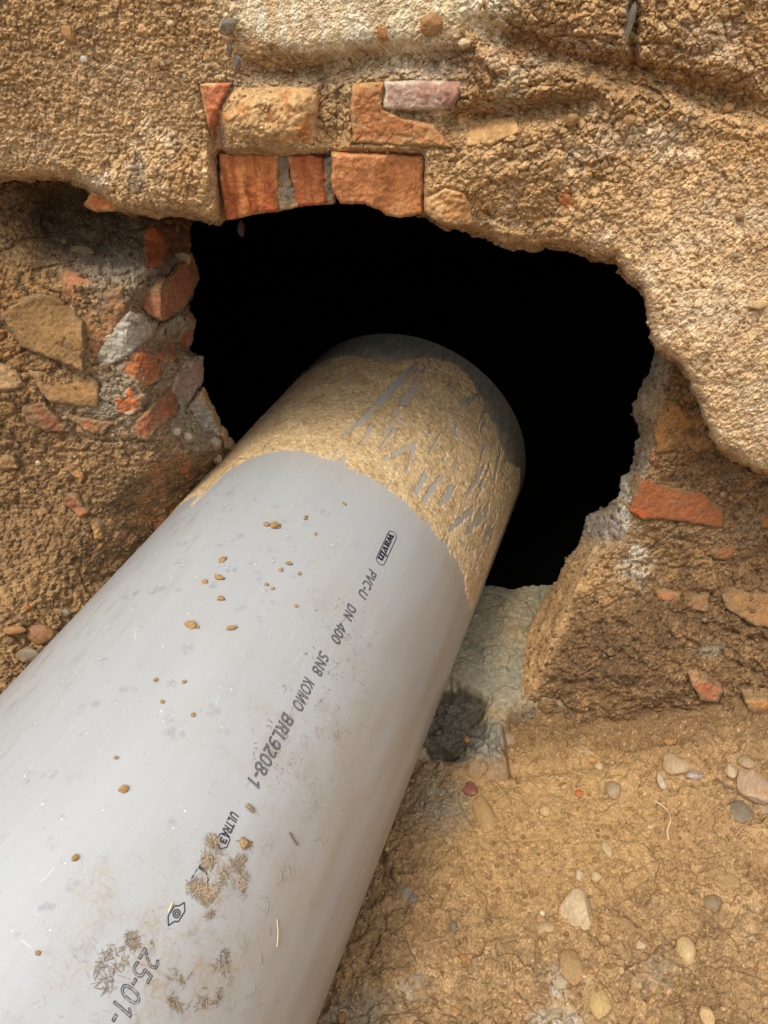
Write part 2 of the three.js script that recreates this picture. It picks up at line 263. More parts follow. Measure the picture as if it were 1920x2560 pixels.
brickFace([[582, 218], [700, 212], [794, 222], [794, 366], [700, 368], [560, 352], [545, 335], [545, 290]], { off: -.001, c1: C.orange, c2: C.ochre, dust: .88, rough: .002, cl: .0009, round: 9, rd: .006 });
brickFace([[880, 208], [958, 204], [961, 274], [1010, 296], [1088, 312], [1133, 370], [1010, 366], [880, 358]], { off: -.0012, c1: [.44, .165, .055], c2: [.42, .20, .07], dust: .50, rough: .001, cl: .0007, dustCol: C.tan });
brickFace([[960, 202], [1080, 200], [1160, 199], [1150, 238], [1136, 272], [1060, 276], [960, 272]], { off: -.0008, c1: [.38, .18, .12], c2: [.44, .29, .21], dust: .44, dustCol: [.58, .48, .35], smooth: .6, label: 'mauve brick face streaked with lime' });
brickFace(FLAT[2], { off: -.0025, rough: .002, c1: C.ochre, c2: C.tan, dust: .45 });
brickFace(FLAT[4], { off: -.0028, c1: C.brick, c2: C.orange, dust: .42, rough: .002, dustCol: C.tan });
brickFace([[206, 514], [226, 478], [262, 486], [300, 514], [290, 528], [240, 530]], { z: () => -.70, off: 0, c1: C.rust, c2: C.orange, dust: .2 });

// ------------------------------------------------------------------ lower left: rubble, bricks and earth below the overhang
const LEFT = [[474, 430], [474, 560], [476, 640], [487, 720], [466, 762], [475, 790], [477, 815], [469, 850], [472, 868], [499, 890], [505, 930], [507, 975], [525, 1020], [545, 1060], [566, 1095], [592, 1127]];
const edgeL = curve(LEFT.map(([u, v]) => [v, u]).concat([[1270, 465], [1430, 300], [1738, 0], [2000, -260]]));
const zL0 = curve([[430, -.77], [560, -.755], [640, -.735], [720, -.715], [900, -.712], [1000, -.70], [1125, -.70], [1270, -.69], [1430, -.625], [1738, -.475], [2100, -.36]]);
const zL1 = curve([[430, -.85], [640, -.845], [800, -.84], [1000, -.845], [1127, -.835], [1270, -.765], [1430, -.675], [1738, -.485], [2100, -.34]]);
const wL = curve([[430, 90], [900, 110], [1100, 130], [1300, 160], [1738, 120], [2100, 100]]);
const zBL = (u, v) => { const q = clamp(1 - (edgeL(v) - u) / (wL(v) * 1.5)); return lerp(zL0(v), zL1(v), Math.pow(q, 1.5)) - Math.max(0, u - edgeL(v)) * .0006 - .045 * spot(u, v, 240, 560, 170, 80, .6) - .02 * spot(u, v, 330, 620, 120, 40, .5) - .035 * (1 - ss(470, 620, v)) * ss(40, 160, u); };
const dry = (u, v) => ss(1000, 1250, v);
const masonry = (u, v) => spot(u, v, 330, 870, 230, 230, .3);
const relBL = (P, u, v) => { const e = (.5 + .5 * dry(u, v)) * (1 - .7 * masonry(u, v)); return .003 * masonry(u, v) + .010 * fbm(P, .10, 3, 41) + .008 * e * billow(P, .045, 4, 42) + .0026 * billow(P, .012, 3, 44) + .0014 * billow(P, .005, 2, 45) + (.0010 + .0011 * e) * clod(P, .017, 7) + .0015 * clod(P, .007, 9) + .0012 * e * billow([P[0] * .7, P[1] * 1.4, P[2]], .008, 2, 46) - .005 * Math.pow(clamp(1 - Math.abs(nz([P[0], P[1] * 2, P[2]], .05, 79)) * 6), 2) * (1 - .6 * dry(u, v)); };
function soilL(P, u, v) {
  const n1 = fbm(P, .09, 3, 21), n2 = fbm(P, .022, 3, 22), n3 = nz(P, .005, 23), s = speck(P);
  let c = mix([.205, .112, .043], [.35, .205, .085], clamp(.42 + n1 + n2 * .8)); clod(P, .017, 7); c = mul(c, .84 + .32 * crumbId);
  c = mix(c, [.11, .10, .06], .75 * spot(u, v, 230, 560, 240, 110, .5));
  c = mix(c, mix([.30, .215, .125], [.36, .31, .235], clamp(.45 + n2 * 2)), .75 * masonry(u, v) * clamp(.75 + n1 * 1.5));
  c = mix(c, C.grey, .7 * clamp(spot(u, v, 300, 670, 150, 50, .5) + n2 * .4 * spot(u, v, 300, 670, 200, 90, .5)));
  c = mix(c, C.sand, .7 * clamp(spot(u, v, 20, 620, 60, 70, .6) + .5 * spot(u, v, 130, 780, 90, 60, .6)));
  c = mix(c, C.ochre, .45 * clamp(spot(u, v, 100, 820, 190, 160, .5) + n2 * .6));
  c = mix(c, C.mortar, .7 * clamp(spot(u, v, 490, 1020, 50, 110, .5) + spot(u, v, 470, 800, 30, 40, .4) + .7 * spot(u, v, 270, 990, 60, 70, .5)));
  c = mix(c, C.orange, .6 * clamp(spot(u, v, 440, 1180, 60, 60, .6) * clamp(n2 * 5) + spot(u, v, 400, 1280, 70, 40, .6) * clamp(.2 + n2 * 4)));
  c = mix(c, C.tan, .4 * spot(u, v, 60, 1560, 260, 130, .6));
  if (s > .98) c = mix(c, C.pale, .5); else if (s < .05) c = mix(c, C.dark, .6);
  return mul(c, 1 + .25 * n3);
}
const leftPoly = [[-1500, 380], ...LEFT, [640, 1150], [600, 1240], [520, 1300], [360, 1470], [60, 1780], [-240, 2060], [-700, 2400], [-1500, 2700]];
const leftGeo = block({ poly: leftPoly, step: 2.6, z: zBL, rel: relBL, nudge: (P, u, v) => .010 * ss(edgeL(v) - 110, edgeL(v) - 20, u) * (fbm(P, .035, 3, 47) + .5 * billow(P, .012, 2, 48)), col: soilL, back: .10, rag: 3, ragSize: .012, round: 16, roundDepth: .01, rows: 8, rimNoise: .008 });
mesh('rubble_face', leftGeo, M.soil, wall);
const grow = (p, k) => { const n = p.length, cx = p.reduce((a, q) => a + q[0], 0) / n, cy = p.reduce((a, q) => a + q[1], 0) / n; return p.map(([x, y]) => [cx + (x - cx) * k, cy + (y - cy) * k]); };
const L = (poly, o = {}) => brickFace(o.name || o.z || o.flush ? poly : grow(poly, 1.14), { z: zBL, back: .012, dustCol: [.25, .155, .07], edge: .62, rag: 5, rough: .0018, ...o, dust: (o.dust ?? .3) + .07, off: (o.off ?? .004) * .4 - .0008, round: (o.round ?? 8) * .8, rd: (o.rd ?? .003) * .5 });
// the brick that juts out with two faces and a sharp corner
{ const cz = (u, v) => { const uc = 397 + (v - 723) * .12; return u < uc ? -.722 - (uc - u) * .00022 : -.722 - (u - uc) * .00115; };
  L([[312, 720], [355, 722], [397, 724], [430, 690], [468, 655], [480, 690], [487, 721], [464, 763], [436, 785], [410, 801], [368, 786], [346, 760]], { z: cz, off: 0, c1: [.33, .11, .05], c2: [.38, .155, .07], dust: .2, back: .03, round: 5, rd: .003, smooth: .8, label: 'red brick with a sharp corner jutting towards the hole' }); }
L([[156, 690], [170, 676], [205, 682], [233, 703], [206, 735], [184, 764], [164, 745]], { off: .006, c1: C.rust, c2: [.44, .20, .085], dust: .22 });
L([[364, 582], [386, 576], [405, 600], [410, 640], [395, 664], [366, 660], [361, 620]], { off: .012, c1: C.rust, c2: C.brick, dust: .1 });
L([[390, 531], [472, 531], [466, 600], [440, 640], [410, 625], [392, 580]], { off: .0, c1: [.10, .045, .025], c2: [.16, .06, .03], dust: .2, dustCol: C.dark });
L([[4, 790], [25, 768], [60, 745], [110, 733], [152, 748], [180, 775], [206, 802], [214, 850], [206, 902], [214, 934], [150, 906], [85, 882], [52, 868], [24, 822]], { z: (u, v) => zBL(u, v) + .004 + .012 * ss(20, 150, u) * ss(760, 860, v), off: .006, c1: [.22, .118, .038], c2: [.34, .185, .06], dust: .34, round: 8, rd: .006, rough: .001, cl: .0006, label: 'large ochre block half buried in the rubble', smooth: .3 });
L([[206, 800], [226, 768], [262, 742], [297, 722], [306, 780], [272, 850], [240, 890], [216, 934], [192, 905], [214, 850]], { off: .012, c1: [.33, .145, .055], c2: [.38, .19, .07], dust: .30, round: 14, rd: .008, tint: (c, P, u, v, n, m) => mix(c, C.slate, .7 * clamp(spot(u, v, 250, 750, 50, 26, .6) * (.6 + 2 * m))), label: 'brown brick end with a sooty top beside the ochre block' });
L([[236, 895], [255, 850], [280, 820], [325, 776], [365, 786], [400, 806], [372, 852], [330, 885], [280, 916], [248, 928]], { off: .012, c1: C.mortar, c2: [.46, .42, .35], dust: .2, dustCol: [.36, .29, .2], rough: .0022, name: 'mortar_lump', round: 16, rd: .010, label: 'pale grey mortar lump between the left bricks' });
L([[374, 852], [400, 812], [438, 790], [464, 778], [474, 792], [462, 820], [446, 838], [405, 858]], { off: .010, c1: C.grey, c2: C.mortar, dust: .2, name: 'mortar_lump', rough: .0025 });
L([[296, 922], [330, 888], [352, 868], [400, 856], [442, 846], [462, 800], [475, 818], [468, 866], [442, 898], [405, 936], [360, 962], [335, 942]], { off: .008, c1: [.40, .115, .035], c2: [.46, .17, .05], dust: .22, dustCol: C.grey, rough: .0024, label: 'bright orange broken brick at the left edge of the hole' });
L([[290, 1000], [338, 962], [360, 990], [352, 1022], [322, 1036], [294, 1026]], { off: .006, c1: C.brick, c2: C.orange, dust: .34, dustCol: C.mortar, rough: .0024 });
L([[341, 1058], [376, 1020], [422, 982], [435, 1034], [405, 1058], [372, 1094], [346, 1092]], { off: .014, c1: C.rust, c2: [.34, .135, .065], dust: .28, round: 7, rd: .005, smooth: .6 });
L([[426, 982], [440, 940], [460, 906], [504, 902], [503, 957], [470, 1012], [448, 1027], [430, 1024]], { z: (u, v) => -.755 - (u - 426) * .0009, off: .002, c1: [.33, .19, .15], c2: [.42, .30, .26], dust: .32, dustCol: C.mortar, smooth: .5, label: 'mauve stone on the lip of the hole' });
L([[434, 1075], [470, 1020], [506, 978], [530, 1030], [560, 1086], [590, 1126], [570, 1146], [530, 1130], [500, 1105], [470, 1108]], { z: (u, v) => -.772 - (u - 434) * .00045 - Math.max(0, v - 1040) * -.00005, off: .004, c1: C.grey, c2: [.48, .45, .40], dust: .2, dustCol: C.tan, rough: .004, name: 'mortar_lump' });
L([[84, 930], [160, 936], [212, 941], [236, 962], [236, 1012], [180, 1008], [138, 1004], [104, 975]], { off: .008, c1: [.30, .155, .05], c2: [.36, .20, .075], dust: .33, rough: .001, label: 'ochre brick face level with the left stones' });
L([[-30, 906], [30, 912], [50, 930], [68, 962], [26, 980], [-30, 980]], { off: .010, c1: [.26, .165, .085], c2: C.tan, dust: .35, name: 'rubble_stone', round: 18, rd: .012 });
L([[63, 1024], [112, 1012], [146, 1058], [170, 1076], [114, 1076], [74, 1058]], { off: .005, c1: [.32, .10, .04], c2: [.26, .10, .04], dust: .36 });
L([[177, 1042], [220, 1048], [275, 1060], [250, 1085], [212, 1076]], { off: .004, c1: [.33, .11, .04], c2: [.36, .15, .055], dust: .4 });
L([[169, 1157], [200, 1170], [211, 1196], [200, 1207], [178, 1186]], { off: .006, c1: C.ochre, c2: C.ochre, dust: .2, name: 'brick_shard', label: 'ochre shard stuck in the bank' });
L([[156, 1231], [190, 1240], [220, 1282], [203, 1290], [162, 1262]], { off: .008, c1: [.32, .10, .04], c2: [.26, .10, .04], dust: .22, name: 'brick_shard', label: 'red shard stuck in the bank' });
L([[228, 1310], [250, 1320], [258, 1345], [236, 1350]], { off: .006, c1: C.ochre, c2: C.tan, dust: .25, name: 'brick_shard' });
L([[-10, 1146], [20, 1135], [46, 1150], [46, 1172], [14, 1180], [-10, 1172]], { off: .010, c1: C.brown, c2: C.tan, dust: .4, name: 'rubble_stone', round: 14, rd: .012 });

// ------------------------------------------------------------------ lower right: the jamb and the earthy brick face that runs out to the ground
const xi = curve([[760, 1640], [870, 1640], [900, 1636], [930, 1620], [960, 1612], [985, 1590], [1005, 1585], [1030, 1582], [1060, 1594], [1090, 1600], [1130, 1590], [1180, 1572], [1190, 1556], [1240, 1552], [1250, 1532], [1268, 1520], [1283, 1478], [1290, 1470], [1320, 1462], [1350, 1450], [1400, 1420], [1440, 1400], [1470, 1375], [1497, 1355], [1540, 1335], [1600, 1312], [1660, 1288], [1720, 1272], [1790, 1262], [1850, 1262], [1960, 1262]]);
const xo = curve([[760, 1690], [870, 1690], [900, 1668], [950, 1662], [1000, 1655], [1050, 1645], [1100, 1636], [1150, 1628], [1185, 1604], [1250, 1574], [1330, 1562], [1352, 1556], [1400, 1490], [1440, 1455], [1500, 1428], [1570, 1397], [1640, 1370], [1700, 1340], [1760, 1305], [1800, 1275], [1850, 1250], [1960, 1190]]);
const zi = curve([[760, -.84], [1100, -.835], [1400, -.835], [1497, -.822], [1640, -.715], [1780, -.648], [1850, -.622], [1960, -.60]]);
const zo = curve([[760, -.755], [1000, -.755], [1250, -.745], [1400, -.735], [1500, -.71], [1640, -.672], [1760, -.636], [1850, -.618], [1960, -.60]]);
const zBR = (u, v) => {
  const a = xi(v), b = xo(v), t = clamp((u - a) / Math.max(8, b - a)); let z = lerp(zi(v), zo(v), Math.pow(t, .8));
  z += .02 * ss(b, b + 350, u) * ss(1300, 1700, v);
  z -= .022 * Math.exp(-(((v - 1805 - (u - 1700) * .05) / 24) ** 2)) * ss(1600, 1700, u);       // undercut above the ground
  z += .012 * spot(u, v, 1560, 1650, 180, 110, .6);
  return z;
};
const relBR = (P, u, v) => { const t = ss(xo(v) - 10, xo(v) + 60, u), g = ss(1330, 1480, v); return .006 * fbm(P, .09, 3, 51) + (.002 + .012 * t * (.5 + .5 * g)) * billow([P[0] * .9, P[1] * 1.2, P[2]], .036, 4, 52) + (.001 + .002 * t) * billow([P[0] * .9, P[1] * 1.15, P[2]], .012, 3, 54) + (.0006 + .0022 * t * (.5 + .5 * g)) * clod([P[0] * .8, P[1] * 1.3, P[2]], .018, 11) + (.0006 + .0018 * t) * clod(P, .0075, 13) + .0018 * billow(P, .0048, 2, 55) - .006 * t * Math.pow(clamp(1 - Math.abs(nz([P[0] * .8, P[1] * 1.3, P[2]], .05, 79)) * 5), 2) * ss(-.1, .3, nz(P, .06, 83)); };
function soilR(P, u, v) {
  const n1 = fbm(P, .09, 3, 61), n2 = fbm(P, .022, 3, 62), n3 = nz(P, .005, 63), s = speck(P), j = 1 - ss(xo(v) - 12, xo(v) + 22, u);
  let c = mix([.185, .102, .040], [.335, .195, .080], clamp(.42 + n1 + n2 * .9)); c = mix(c, mix(C.tan, [.40, .30, .19], clamp(.4 + n2 * 2)), .62 * (1 - ss(1300, 1420, v)) * clamp(.75 + n1)); clod(P, .018, 11); c = mul(c, .84 + .32 * crumbId);
  
  c = mix(c, mix(C.grey, C.mortar, clamp(.4 + n2)), j * .85 * (1 - ss(1380, 1480, v)));
  c = mix(c, mix(C.tan, C.sand, clamp(.5 + n2 * 2)), j * .9 * ss(1380, 1450, v)); c = mix(c, C.sand, .75 * spot(u, v, 1500, 1420, 130, 80, .6));
  c = mix(c, C.white, .8 * clamp(spot(u, v, 1560, 1248, 17, 60, .5) + spot(u, v, 1585, 1415, 46, 60, .6) * (.5 + 2 * n2) + .5 * spot(u, v, 1555, 1310, 20, 20, .5)));
  c = mix(c, [.27, .26, .27], .6 * spot(u, v, 1515, 1320, 45, 30, .5));
  c = mix(c, C.ochre, .5 * clamp(spot(u, v, 1680, 1060, 70, 90, .6)));
  c = mix(c, C.orange, .7 * clamp(spot(u, v, 1690, 1490, 16, 16, .5) + spot(u, v, 1590, 1195, 10, 10, .6) + .8 * spot(u, v, 1637, 1150, 8, 22, .6)));
  c = mix(c, C.grey, .6 * clamp(spot(u, v, 1770, 1625, 40, 20, .5) + spot(u, v, 1300, 1800, 40, 60, .5)));
  if (s > .985) c = mix(c, C.pale, .5); else if (s < .05) c = mix(c, C.dark, .6);
  return mul(c, 1 + .25 * n3);
}
const rightPoly = []; for (const v of [760, 870, 900, 930, 960, 985, 1005, 1030, 1060, 1090, 1130, 1180, 1190, 1240, 1250, 1268, 1283, 1290, 1320, 1350, 1400, 1440, 1470, 1497, 1540, 1600, 1660, 1720, 1790]) rightPoly.push([xi(v), v]);
rightPoly.push([1330, 1850], [1450, 1905], [1700, 1950], [3200, 1985], [3200, 760]);
const rightGeo = block({ poly: rightPoly, step: 2.4, z: zBR, rel: relBR, nudge: (P, u, v) => .009 * (1 - ss(xo(v) - 30, xo(v) + 10, u)) * (fbm(P, .04, 3, 57) + .5 * billow(P, .012, 2, 58)), col: soilR, back: .10, rag: 2.5, ragSize: .012, round: 10, roundDepth: .006, rows: 8, rimNoise: .006 });
mesh('rubble_face', rightGeo, M.soil, wall);
const R = (poly, o = {}) => brickFace(poly, { z: zBR, back: .012, dustCol: [.25, .155, .07], edge: .6, rag: 4.5, ...o, dust: (o.dust ?? .3) + .08, off: (o.off ?? .004) * .55 - .0008, rd: (o.rd ?? .004) * .7 });
R([[1600, 1198], [1620, 1200], [1676, 1213], [1764, 1234], [1811, 1272], [1806, 1323], [1764, 1314], [1690, 1304], [1642, 1298], [1608, 1302], [1576, 1281], [1584, 1240]], { off: .009, c1: [.37, .115, .04], c2: [.40, .155, .06], dust: .2, rough: .0008, smooth: .6, round: 8, rd: .005, label: 'clean red brick end beside the right edge of the hole', tint: (c, P, u, v) => mix(c, [.62, .13, .03], .85 * clamp(spot(u, v, 1598, 1290, 22, 16, .4) + spot(u, v, 1592, 1196, 9, 9, .5))) });
R([[1652, 997], [1690, 1003], [1714, 1032], [1765, 1045], [1790, 1085], [1790, 1118], [1750, 1135], [1720, 1120], [1642, 1135], [1640, 1080]], { off: .005, c1: C.ochre, c2: [.36, .20, .085], dust: .46, dustCol: C.brown, label: 'ochre brick end under the right overhang' });
R([[1765, 1386], [1802, 1352], [1840, 1361], [1852, 1382], [1810, 1402]], { off: .007, c1: [.34, .12, .045], c2: [.34, .16, .06], dust: .3 });
R([[1813, 1500], [1845, 1480], [1990, 1486], [1990, 1578], [1885, 1566], [1845, 1537], [1816, 1523]], { off: .007, c1: [.28, .135, .048], c2: [.32, .165, .06], dust: .3, rough: .0008 });
R([[1726, 1488], [1776, 1484], [1770, 1530], [1724, 1526]], { off: .003, c1: [.27, .135, .05], c2: [.24, .12, .045], dust: .4 });
R([[1724, 1690], [1765, 1696], [1807, 1726], [1795, 1757], [1753, 1752], [1730, 1715]], { off: .013, c1: C.rust, c2: [.34, .14, .065], dust: .26, tint: (c, P, u, v) => mix(c, [.56, .27, .11], .8 * clamp(spot(u, v, 1742, 1699, 26, 10, .5))) });  // orange top edge is light painted into the brick colour
R([[1875, 1820], [1990, 1818], [1990, 1886], [1890, 1880]], { off: .018, c1: [.30, .145, .05], c2: [.34, .17, .06], dust: .34 });
R([[1862, 1742], [1990, 1736], [1990, 1800], [1880, 1806]], { off: .016, c1: C.brown, c2: C.ochre, dust: .4 });
R([[1640, 1478], [1665, 1470], [1706, 1482], [1702, 1504], [1650, 1500]], { off: .002, c1: [.36, .14, .05], c2: [.24, .12, .045], dust: .48 });
R([[1898, 1280], [1990, 1285], [1990, 1330], [1905, 1318]], { off: .004, c1: C.ochre, c2: C.rust, dust: .3 });
for (const [u, v, r] of [[1810, 1236, 14], [1826, 1246, 11]]) { const p = []; for (let k = 0; k < 9; k++) { const a = k / 9 * 6.283, q = r * rr(.8, 1.2); p.push([u + q * Math.cos(a), v + q * .85 * Math.sin(a)]); } R(p, { off: .008, c1: C.mortar, c2: C.tan, dust: .2, round: r * .9, rd: r * .0006, name: 'rubble_stone', rag: 1, back: .02 }); }

// ------------------------------------------------------------------ stones
function stoneGeo(sd, { planes = 9, sharp = .5, detail = 10, c1, c2, mark, sand = .2, rough = 1, tone = 1 }) {
  seed = 9000 + sd * 131;
  let g = mergeVertices(new THREE.IcosahedronGeometry(1, detail).deleteAttribute('uv').deleteAttribute('normal'), 1e-4);
  const pl = []; for (let i = 0; i < planes; i++) { const v = new THREE.Vector3(rr(-1, 1), rr(-1, 1), rr(-1, 1)).normalize(); pl.push([v, rr(.62, .95)]); }
  const p = g.attributes.position, v = new THREE.Vector3(), col = [], uv = [];
  for (let i = 0; i < p.count; i++) {
    v.fromBufferAttribute(p, i); let r = 1; for (const [n, d] of pl) { const q = v.dot(n); if (q > 0) { const t = d / q; r = Math.min(r, lerp(r, t, sharp)); if (t < r) r = t * sharp + r * (1 - sharp); } }
    const Q = [v.x + sd * 3.1, v.y, v.z]; r *= 1 + rough * (.10 * fbm(Q, .8, 3, 4) + .07 * fbm(Q, .22, 3, 6));
    p.setXYZ(i, v.x * r, v.y * r, v.z * r);
    let c = mix(c1, c2, clamp(.5 + 1.2 * fbm(Q, .8, 3, 14))); c = mul(c, 1 + .2 * fbm(Q, .15, 2, 15));
    c = mix(c, C.tan, clamp((fbm(Q, .4, 4, 18) * 2.2 + sand - .12 - v.y * .5) * 2.2) * .85); if (mark) c = mix(c, mark[0], clamp((fbm(Q, .7, 2, 24) + mark[1]) * 4));
    c = tone ? [c[0] * .84, c[1] * .78, c[2] * .66] : c; col.push(...c); uv.push(v.x * .3 + v.z * .2, v.y * .3 + v.z * .2);
  }
  g.setAttribute('color', new THREE.BufferAttribute(Float32Array.from(col), 3)); g.setAttribute('uv', new THREE.BufferAttribute(Float32Array.from(uv), 2)); g.computeVertexNormals(); return g;
}

// ------------------------------------------------------------------ ground of the pit
const FLOOR = .05;
const gPx = (x, z) => toPx([x, .055, z]);
function groundY(x, z) {
  const P = [x, 0, z], [u, v] = gPx(x, z);
  const near = ss(1.3, .7, Math.hypot(x, z));
  let y = FLOOR + .012 * fbm(P, .22, 3, 71) + .03 * ss(.12, .5, x) * ss(-.35, -.62, z) + .012 * ss(.1, .5, x);
  y -= .09 * ss(1270, 1190, u + 30 * fbm(P, .05, 2, 70)) * ss(1915, 1850, v + 30 * fbm(P, .05, 2, 69));
  y -= .022 * ss(.13, .02, x - (-.31 + (-.115 - z) * .368 + .09));             // the trough along the pipe
  if (near > 0) {
    const smooth = spot(u, v, 1330, 2080, 260, 210, .6), rough = 1 - .6 * smooth;
    y += near * rough * (.0022 * clod(P, .024, 15) + .0014 * clod(P, .009, 17));
    y += near * (rough * .008 * billow(P, .055, 4, 72) + (.3 + .7 * rough) * .0014 * billow(P, .016, 3, 74) + .0012 * billow(P, .006, 2, 75));
    const e = fbm(P, .07, 3, 81); y += near * rough * .0055 * ss(.0, .03, e) + near * rough * .003 * ss(.10, .125, fbm(P, .04, 3, 83));
    y -= near * .007 * Math.exp(-(((v - 1925 + (u - 1350) * (u - 1350) * .0006) / 14) ** 2)) * win(u, 1180, 1560, 60);      // curved heel mark
    y -= near * .010 * spot(u, v, 1620, 1870, 90, 16, .7);
  }
  const out = Math.max(ss(.95, 1.4, x), ss(-1.05, -1.5, x), ss(.75, 1.25, z)); y += 1.0 * out;  // unseen banks, drawn in close to cut low sky light on the wall
  return y;
}
function groundCol(x, y, z) {
  const P = [x, y, z], [u, v] = gPx(x, z), n1 = fbm(P, .12, 3, 91), n2 = fbm(P, .028, 3, 92), n3 = nz(P, .005, 93), s = speck(P);
  let c = mix([.25, .143, .060], [.375, .235, .105], clamp(.45 + n1 * 1.2 + n2 * .8)); if (x > -.2 && x < .7 && z < 0) { clod(P, .024, 15); c = mul(c, .88 + .24 * crumbId); clod(P, .009, 17); c = mul(c, .88 + .24 * crumbId); }
  c = mix(c, [.44, .265, .095], .6 * spot(u, v, 1380, 2050, 330, 230, .8));
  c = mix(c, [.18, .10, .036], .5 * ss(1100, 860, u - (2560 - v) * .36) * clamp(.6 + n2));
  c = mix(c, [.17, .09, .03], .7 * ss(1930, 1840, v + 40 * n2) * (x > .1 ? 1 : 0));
  c = mix(c, [.21, .185, .125], .75 * clamp(spot(u, v, 900, 2520, 110, 60, .6) * (.7 + n2 * 1.5) + spot(u, v, 1130, 2010, 55, 60, .6) * .8 + spot(u, v, 1060, 1970, 60, 90, .6) * .6 + spot(u, v, 1640, 2440, 60, 40, .6) * .5 * (1 + n2 * 3)));
  c = mix(c, [.45, .40, .32], .7 * clamp(spot(u, v, 1045, 2450, 42, 30, .6) * (.6 + n2 * 3) + spot(u, v, 1405, 2450, 50, 36, .6) * (.6 + n2 * 3) + spot(u, v, 1390, 2545, 60, 30, .6) * (.6 + n2 * 3) + clamp(n2 * 3 - 1.15) * .5));
  c = mix(c, [.58, .43, .20], clamp(fbm(P, .014, 2, 97) * 4 - 1.7) * .7);
  if (s > .98) c = mix(c, C.pale, .6); else if (s > .976) c = mix(c, C.orange, .5); else if (s < .04) c = mix(c, C.dark, .4);
  return mul(c, 1 + .18 * n3);
}
{
  const g0 = (lo, hi, step, f0, f1, cap) => { const a = []; let x = f0, st = step; while (x > lo) { st = Math.min(st * 1.16, cap); x -= st; a.unshift(Math.max(x, lo)); } for (x = f0; x < f1; x += step) a.push(x); x = f1; st = step; a.push(x); while (x < hi) { st = Math.min(st * 1.16, cap); x += st; a.push(Math.min(x, hi)); } return a; };
  const X = g0(-30, 30, .00115, -.09, .52, 3), Z = g0(-.675, 30, .00115, -.675, -.235, 3), pos = [], col = [], uv = [], idx = [];
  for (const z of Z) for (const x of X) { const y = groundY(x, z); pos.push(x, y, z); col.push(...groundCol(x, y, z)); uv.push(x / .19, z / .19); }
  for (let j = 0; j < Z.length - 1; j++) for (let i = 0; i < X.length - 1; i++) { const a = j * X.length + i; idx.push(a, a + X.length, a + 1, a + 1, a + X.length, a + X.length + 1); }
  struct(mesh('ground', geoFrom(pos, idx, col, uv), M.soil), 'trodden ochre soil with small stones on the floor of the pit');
}
{ // the ground surface behind the wall, above the buried chamber
  const pos = [], col = [], uv = [], idx = [], n = 60;
  for (let j = 0; j <= n; j++) for (let i = 0; i <= n; i++) { const t = i / n * 2 - 1, x = Math.sign(t) * (Math.abs(t) * 1.5 + 28.5 * Math.abs(t) ** 4), z = -.67 - (j / n) * .6 - 29 * (j / n) ** 4, P = [x, 0, z]; const y = 1.05 + .02 * fbm(P, .3, 3, 5) + .02 * ss(0, .1, -.67 - z); pos.push(x, y, z); col.push(...mul(C.tan, 1 + .3 * fbm(P, .2, 3, 8))); uv.push(x / .19, z / .19); }
  for (let j = 0; j < n; j++) for (let i = 0; i < n; i++) { const a = j * (n + 1) + i; idx.push(a, a + 1, a + n + 1, a + 1, a + n + 2, a + n + 1); }
  struct(mesh('terrain', geoFrom(pos, idx, col, uv), M.soil), 'sandy ground level at the top of the pit');
}

// ------------------------------------------------------------------ dark chamber behind the wall
{
  const ch = new THREE.Group(); ch.name = 'sewer_chamber'; scene.add(ch);
  tag(ch, 'pitch dark chamber seen through the hole behind the pipe end', 'chamber');
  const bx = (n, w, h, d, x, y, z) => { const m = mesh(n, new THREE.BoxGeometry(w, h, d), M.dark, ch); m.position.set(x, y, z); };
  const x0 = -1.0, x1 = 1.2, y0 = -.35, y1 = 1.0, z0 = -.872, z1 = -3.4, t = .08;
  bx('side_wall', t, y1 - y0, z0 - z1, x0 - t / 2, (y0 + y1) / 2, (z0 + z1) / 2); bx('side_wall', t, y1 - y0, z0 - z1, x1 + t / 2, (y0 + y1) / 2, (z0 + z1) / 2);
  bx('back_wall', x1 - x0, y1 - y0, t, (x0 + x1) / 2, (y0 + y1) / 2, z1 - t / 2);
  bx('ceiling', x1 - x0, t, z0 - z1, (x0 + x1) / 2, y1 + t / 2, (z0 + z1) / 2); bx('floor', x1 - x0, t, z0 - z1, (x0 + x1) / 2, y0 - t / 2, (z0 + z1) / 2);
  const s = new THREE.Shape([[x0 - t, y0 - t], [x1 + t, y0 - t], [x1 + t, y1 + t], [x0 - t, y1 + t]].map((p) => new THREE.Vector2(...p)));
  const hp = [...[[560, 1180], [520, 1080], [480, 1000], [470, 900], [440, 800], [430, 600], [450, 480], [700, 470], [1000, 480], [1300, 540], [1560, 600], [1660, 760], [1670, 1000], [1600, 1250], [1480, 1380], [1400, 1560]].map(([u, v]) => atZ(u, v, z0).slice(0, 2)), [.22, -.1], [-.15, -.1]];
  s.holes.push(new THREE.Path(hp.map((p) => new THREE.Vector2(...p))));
  const f = mesh('front_wall', new THREE.ExtrudeGeometry(s, { depth: .02, bevelEnabled: false }), M.dark, ch); f.position.z = z0 - .02;
}

